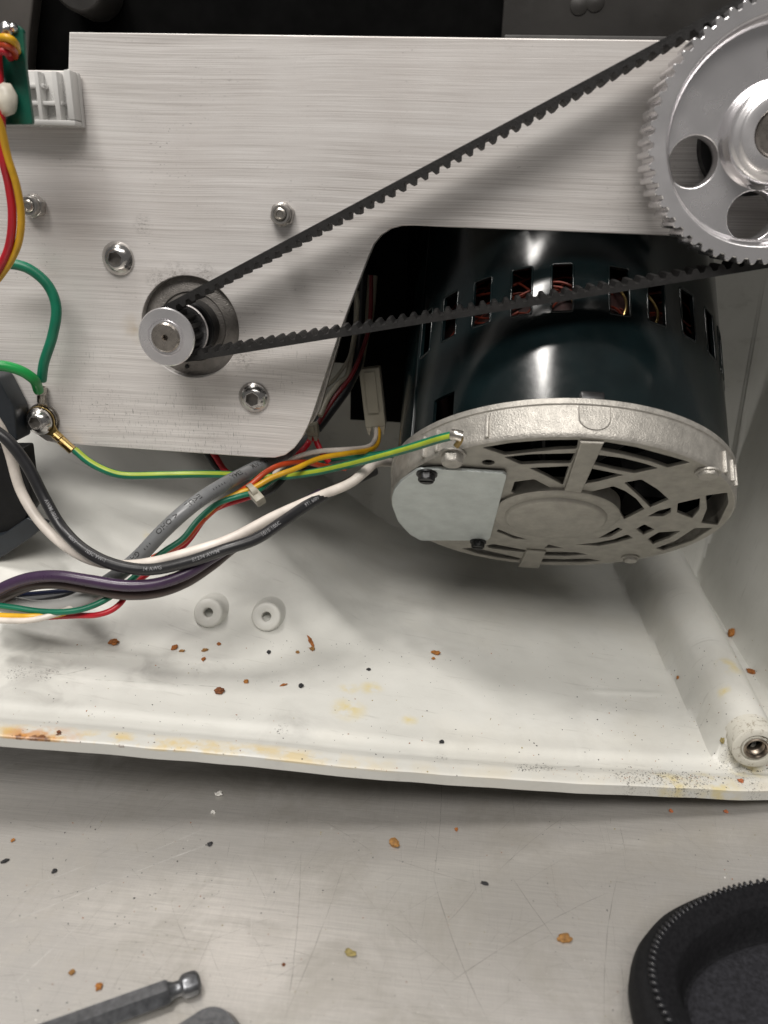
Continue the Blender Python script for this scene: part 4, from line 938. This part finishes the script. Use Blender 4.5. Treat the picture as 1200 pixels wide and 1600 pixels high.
def ringed(path, off, z):
    out = []
    for k, p in enumerate(path):
        t = (path[(k + 3) % len(path)] - path[k - 3]).normalized(); n_ = Vector((-t.y, t.x, 0))
        if RSGN < 0: n_ = -n_
        if off > 8: n_ = (n_ + (ctr - p).normalized() * (off - 8) * .6); n_.z = 0; n_.normalize()
        q = p + n_ * (off * (max(0, min(1, .15 + n_.x * 1.25 )) if off < 0 else 1)); out.append(Vector((q.x, q.y, z)))
    return out
case = thing('zipper_case', 'open black fabric case with zipper teeth round its edge, bottom right corner', 'case', (ctr.x, ctr.y, 0))
def strip(rows, close=None):
    b = MB(); n = len(rows[0]); V = [v for r in rows for v in r]; F = []
    for k in range(len(rows) - 1):
        for i in range(n): j = (i + 1) % n; F.append((k * n + i, k * n + j, (k + 1) * n + j, (k + 1) * n + i))
    if close: V.append(close); m_ = len(V) - 1; F += [((len(rows) - 1) * n + i, (len(rows) - 1) * n + (i + 1) % n, m_) for i in range(n)]
    return b.add(V, F)
strip([ringed(rimp, -.5, .4), ringed(rimp, -3.6, 2.0), ringed(rimp, -5.2, 5.5), ringed(rimp, -5.4, 9.5), ringed(rimp, -4.2, 13.5), ringed(rimp, -1.8, 15.8), ringed(rimp, .4, 16.2), ringed(rimp, 1.2, 15.6)]).build('outer_shell', 'fabric2', case, smooth=60)
strip([ringed(rimp, .2, 16.2), ringed(rimp, .5, 17.2), ringed(rimp, 1.6, 17.4), ringed(rimp, 4.5, 16.6), ringed(rimp, 7.5, 14.8)]).build('zipper_tape', 'fabric', case, smooth=60)
strip([ringed(rimp, 7.2, 15.1), ringed(rimp, 8.6, 12.6), ringed(rimp, 9.8, 8.5), ringed(rimp, 10.8, 5.2), ringed(rimp, 11.4, 4.4), ringed(rimp, 12.2, 4.6), ringed(rimp, 15, 4.8)], Vector((ctr.x, ctr.y, 4.8))).build('lining', 'fabric', case, smooth=60)
strip([ringed(rimp, 12.6, 4.7), ringed(rimp, 13.8, 5.9), ringed(rimp, 17, 6.2)], Vector((ctr.x, ctr.y, 6.2))).build('floor_pad', 'pad', case, smooth=60)
# zipper teeth, one mesh shared
bm = bmesh.new(); bmesh.ops.create_icosphere(bm, subdivisions=2, radius=1)
for v in bm.verts: v.co = Vector((v.co.x * 1.25, v.co.y * .62, v.co.z * .85))
tm_ = bpy.data.meshes.new('zipper_tooth')
for v in bm.verts: v.co *= S
bm.to_mesh(tm_); bm.free(); tm_.materials.append(MAT['zip']); tm_.polygons.foreach_set('use_smooth', [True] * len(tm_.polygons))
acc = 0; last = -9; k = 0
tooth_line = ringed(rimp, .1, 17.3)
for i in range(1, len(tooth_line)):
    acc += (tooth_line[i] - tooth_line[i - 1]).length
    if acc - last >= 1.95:
        last = acc; p = tooth_line[i]; t = (tooth_line[min(i + 1, len(tooth_line) - 1)] - tooth_line[i - 1]).normalized()
        o = bpy.data.objects.new('zipper_tooth', tm_); COL.objects.link(o); o.parent = case
        m_ = axis_m(p, (0, 0, 1), Vector((-t.y, t.x, 0)) + t * .35); m_ = MW[case.name].inverted() @ m_; mt = m_.copy(); mt.translation = m_.translation * S; o.matrix_basis = mt

# ------------------------------------------------------------------ crumbs and specks
rnd = random.Random(11)
def crumb(px, py, wpx, hpx, col, label, rot=0.0, on='h'):
    h_, n_ = hit(px, py) if on == 'h' else (atz(px, py, 0), Vector((0, 0, 1)))
    d = (h_ - EYE).length; k = d / 1200 * .75; a, b2 = wpx * k / 2, hpx * k / 2 / .72; th = max(.35, min(a, b2) * .62)
    bm = bmesh.new(); bmesh.ops.create_icosphere(bm, subdivisions=3, radius=1); sd = Vector((rnd.uniform(0, 99), rnd.uniform(0, 99), 0))
    for v in bm.verts:
        f = 1 + .55 * noise.noise(v.co * 1.3 + sd) + .35 * noise.noise(v.co * 3.1 + sd); v.co = Vector((v.co.x * a * f, v.co.y * b2 * f, v.co.z * th * f))
    mn = min(v.co.z for v in bm.verts); q = n_.to_track_quat('Z', 'Y').to_matrix().to_4x4() if n_.z < .97 else Matrix.Identity(4)
    m_ = Matrix.Translation(h_) @ q @ Matrix.Rotation(rot, 4, 'Z') @ Matrix.Translation((0, 0, -mn * .75)); bm.transform(m_)
    o = MB().bm(bm).build('crumb', 'crumb_' + col, None, smooth=40); tag(recentre(o), label, 'crumb', 'crumbs of food and rust')
for c in [
 (178, 1006, 17, 11, 'rust', 'rust brown crumb on the housing under the crimson wire end', .6),
 (343, 1082, 17, 13, 'darkrust', 'largest dark rusty crumb on the white housing floor, lower left', .2),
 (486, 1004, 7, 20, 'rust', 'upright brown sliver standing right of the two hollow bosses', .05),
 (488, 1015, 10, 7, 'tan', 'small brown crumb at the foot of the upright brown sliver', .3),
 (465, 1020, 7, 5, 'tan', 'tiny tan crumb left of the upright brown sliver'),
 (681, 1022, 19, 8, 'orange', 'flat orange crumb alone on the floor below the motor', .1),
 (677, 1030, 8, 5, 'orange', 'tiny orange chip just below the flat orange crumb', .3),
 (384, 1066, 9, 8, 'orange', 'round orange crumb right of the largest dark rusty crumb'),
 (273, 1013, 11, 11, 'rust', 'leftmost brown crumb of the cluster below the left boss'),
 (284, 1018, 11, 5, 'tan', 'flat tan chip in the cluster below the left boss', .2),
 (320, 1017, 12, 6, 'tan', 'slanted tan chip directly below the left boss', .7),
 (318, 1031, 7, 9, 'rust', 'lowest brown crumb of the cluster below the left boss'),
 (342, 1007, 7, 6, 'rust', 'small brown crumb below and right of the left boss'),
 (443, 1071, 15, 4, 'rust', 'thin brown sliver on the floor beside a black chip', .6),
 (470, 1073, 10, 8, 'soot', 'black chip on the floor right of the thin brown sliver'),
 (420, 1020, 7, 8, 'soot', 'black fleck below the right hollow boss', .3),
 (576, 1047, 8, 5, 'soot', 'black fleck on the floor near the faint yellow stain', .4),
 (690, 1160, 10, 5, 'soot', 'black fleck near the front lip, centre right', -.1),
 (1145, 990, 15, 11, 'orange', 'orange crumb beside the mounting post, upper one', .5),
 (1173, 1051, 14, 9, 'rust', 'brown crumb beside the mounting post, lower one', -.5),
 (1171, 1137, 10, 6, 'rust', 'reddish crumb on top of the threaded post end'),
 (1130, 1157, 9, 8, 'olive', 'yellowish chip left of the threaded post end'),
 (1060, 1059, 6, 5, 'orange', 'tiny orange crumb left of the mounting post'),
 (1157, 1221, 10, 6, 'salmon', 'orange red crumb below the threaded post end', .2),
 (1088, 1243, 11, 8, 'salmon', 'salmon coloured crumb on the edge of the front lip, right', .2),
 (1065, 1240, 6, 5, 'salmon', 'tiny salmon chip on the front lip edge, right', .2),
 (573, 1209, 18, 9, 'olive', 'olive tan crumb sitting on the front lip, centre', -.3),
 (428, 1188, 7, 6, 'olive', 'small olive crumb on the front lip, left of centre'),
 (92, 1145, 7, 5, 'darkrust', 'dark rust flake above the rust patch on the lip, left'),
 (163, 1164, 8, 6, 'darkrust', 'dark rust flake on the lip right of the rust patch')]: crumb(*c)
for c in [
 (616, 1319, 16, 15, 'tan', 'tan brown crumb on the steel worktop, centre', .8),
 (882, 1468, 25, 12, 'tan', 'largest tan brown crumb on the worktop left of the zipper case', .05),
 (757, 1381, 15, 5, 'soot', 'black flake on the worktop between the two tan crumbs', -.3),
 (155, 1543, 11, 9, 'orange', 'orange crumb on the worktop above the ball end key shank', .2),
 (112, 1521, 9, 7, 'tan', 'small tan crumb on the worktop above the orange crumb', .2),
 (1048, 1268, 7, 5, 'salmon', 'left one of two red chips on the worktop below the housing corner', 0),
 (1134, 1269, 8, 5, 'salmon', 'right one of two red chips on the worktop below the housing corner', 0),
 (328, 1320, 8, 7, 'soot', 'black speck at the end of the long pale scratch', 0),
 (7, 1347, 12, 5, 'soot', 'black flake at the left edge of the worktop', .7),
 (85, 1362, 8, 6, 'soot', 'black fleck on the worktop near the left edge', 0),
 (342, 1242, 15, 8, 'pale', 'white paint flake on the worktop under the front lip', .4),
 (333, 1270, 8, 6, 'pale', 'small white paint flake below the larger one', .2),
 (20, 1314, 6, 5, 'orange', 'tiny orange crumb on the worktop near the left edge', .2),
 (713, 1297, 6, 6, 'rust', 'tiny brown crumb on the worktop right of centre', .2),
 (548, 1490, 22, 8, 'olive', 'dried olive residue on the worktop, lower centre', -.2),
 (443, 1508, 6, 4, 'darkrust', 'tiny dark red crumb on the worktop, lower centre', 0)]: crumb(*c, on='t')
def specks(name, label, spots, par=None):
    b = MB()
    for (px, py, r, on, mi) in spots:
        h_, n_ = hit(px, py) if on == 'h' else (atz(px, py, 0), Vector((0, 0, 1)))
        if on == 'h' and h_.z < .6: continue
        m_ = axis_m(h_, n_ if n_.length > .1 else (0, 0, 1), (rnd.uniform(-1, 1), rnd.uniform(-1, 1), .01))
        k = rnd.randint(4, 6); st = rnd.uniform(.35, 1)
        b.prism([(r * math.cos(2 * PI * i / k) * rnd.uniform(.6, 1.3), st * r * math.sin(2 * PI * i / k) * rnd.uniform(.6, 1.3)) for i in range(k)], -.04, rnd.uniform(.06, .2), m_, mi)
    o = b.build(name, ['crumb_soot', 'crumb_rust', 'crumb_olive', 'crumb_pale'], None, smooth=0); o['kind'] = 'stuff'; tag(recentre(o), label, 'dirt')
sp = []
def rr(lo=.12, hi=.38): return lo + (hi - lo) * rnd.random() ** 2.2
for i in range(420): sp.append((rnd.uniform(0, 1200), rnd.uniform(1000, 1235), rr(), 'h', rnd.choice((0, 0, 0, 1, 2))))
for i in range(230): x = rnd.gauss(1060, 70); sp.append((x, 1214 + (x - 1060) * .03 + rnd.gauss(0, 6), rr(.12, .32), 'h', rnd.choice((0, 0, 0, 1))))
for i in range(60): x = rnd.gauss(830, 18); sp.append((x, 1199 + rnd.gauss(0, 3), rr(.1, .28), 'h', 0))
for i in range(90): x = rnd.uniform(900, 1200); sp.append((x, rnd.uniform(1040, 1200), rr(), 'h', rnd.choice((0, 0, 1))))
for i in range(70): a = rnd.uniform(0, 2 * PI); sp.append((1182 + 37 * math.cos(a), 1165 + 40 * math.sin(a), rr(.15, .4), 'h', 0))
for i in range(200): x = rnd.uniform(0, 1000); sp.append((x, 1158 + x * .085 + rnd.gauss(0, 6), rr(.1, .35), 'h', rnd.choice((0, 1, 1, 2))))
for i in range(40): sp.append((rnd.uniform(420, 640), rnd.uniform(1000, 1060), rr(.1, .3), 'h', 0))
specks('dirt_specks', 'fine dark dirt specks scattered over the white housing floor', sp)
sp = []
for i in range(340): sp.append((rnd.uniform(0, 1200), rnd.uniform(1275, 1600), rr(.1, .32), 't', rnd.choice((0, 0, 0, 1, 2, 3))))
for i in range(50): sp.append((rnd.gauss(180, 80), rnd.gauss(1400, 50), rr(.12, .4), 't', 0))
specks('dust_specks', 'fine dark specks scattered over the steel worktop', sp)
print('OBJECTS', len(bpy.data.objects))
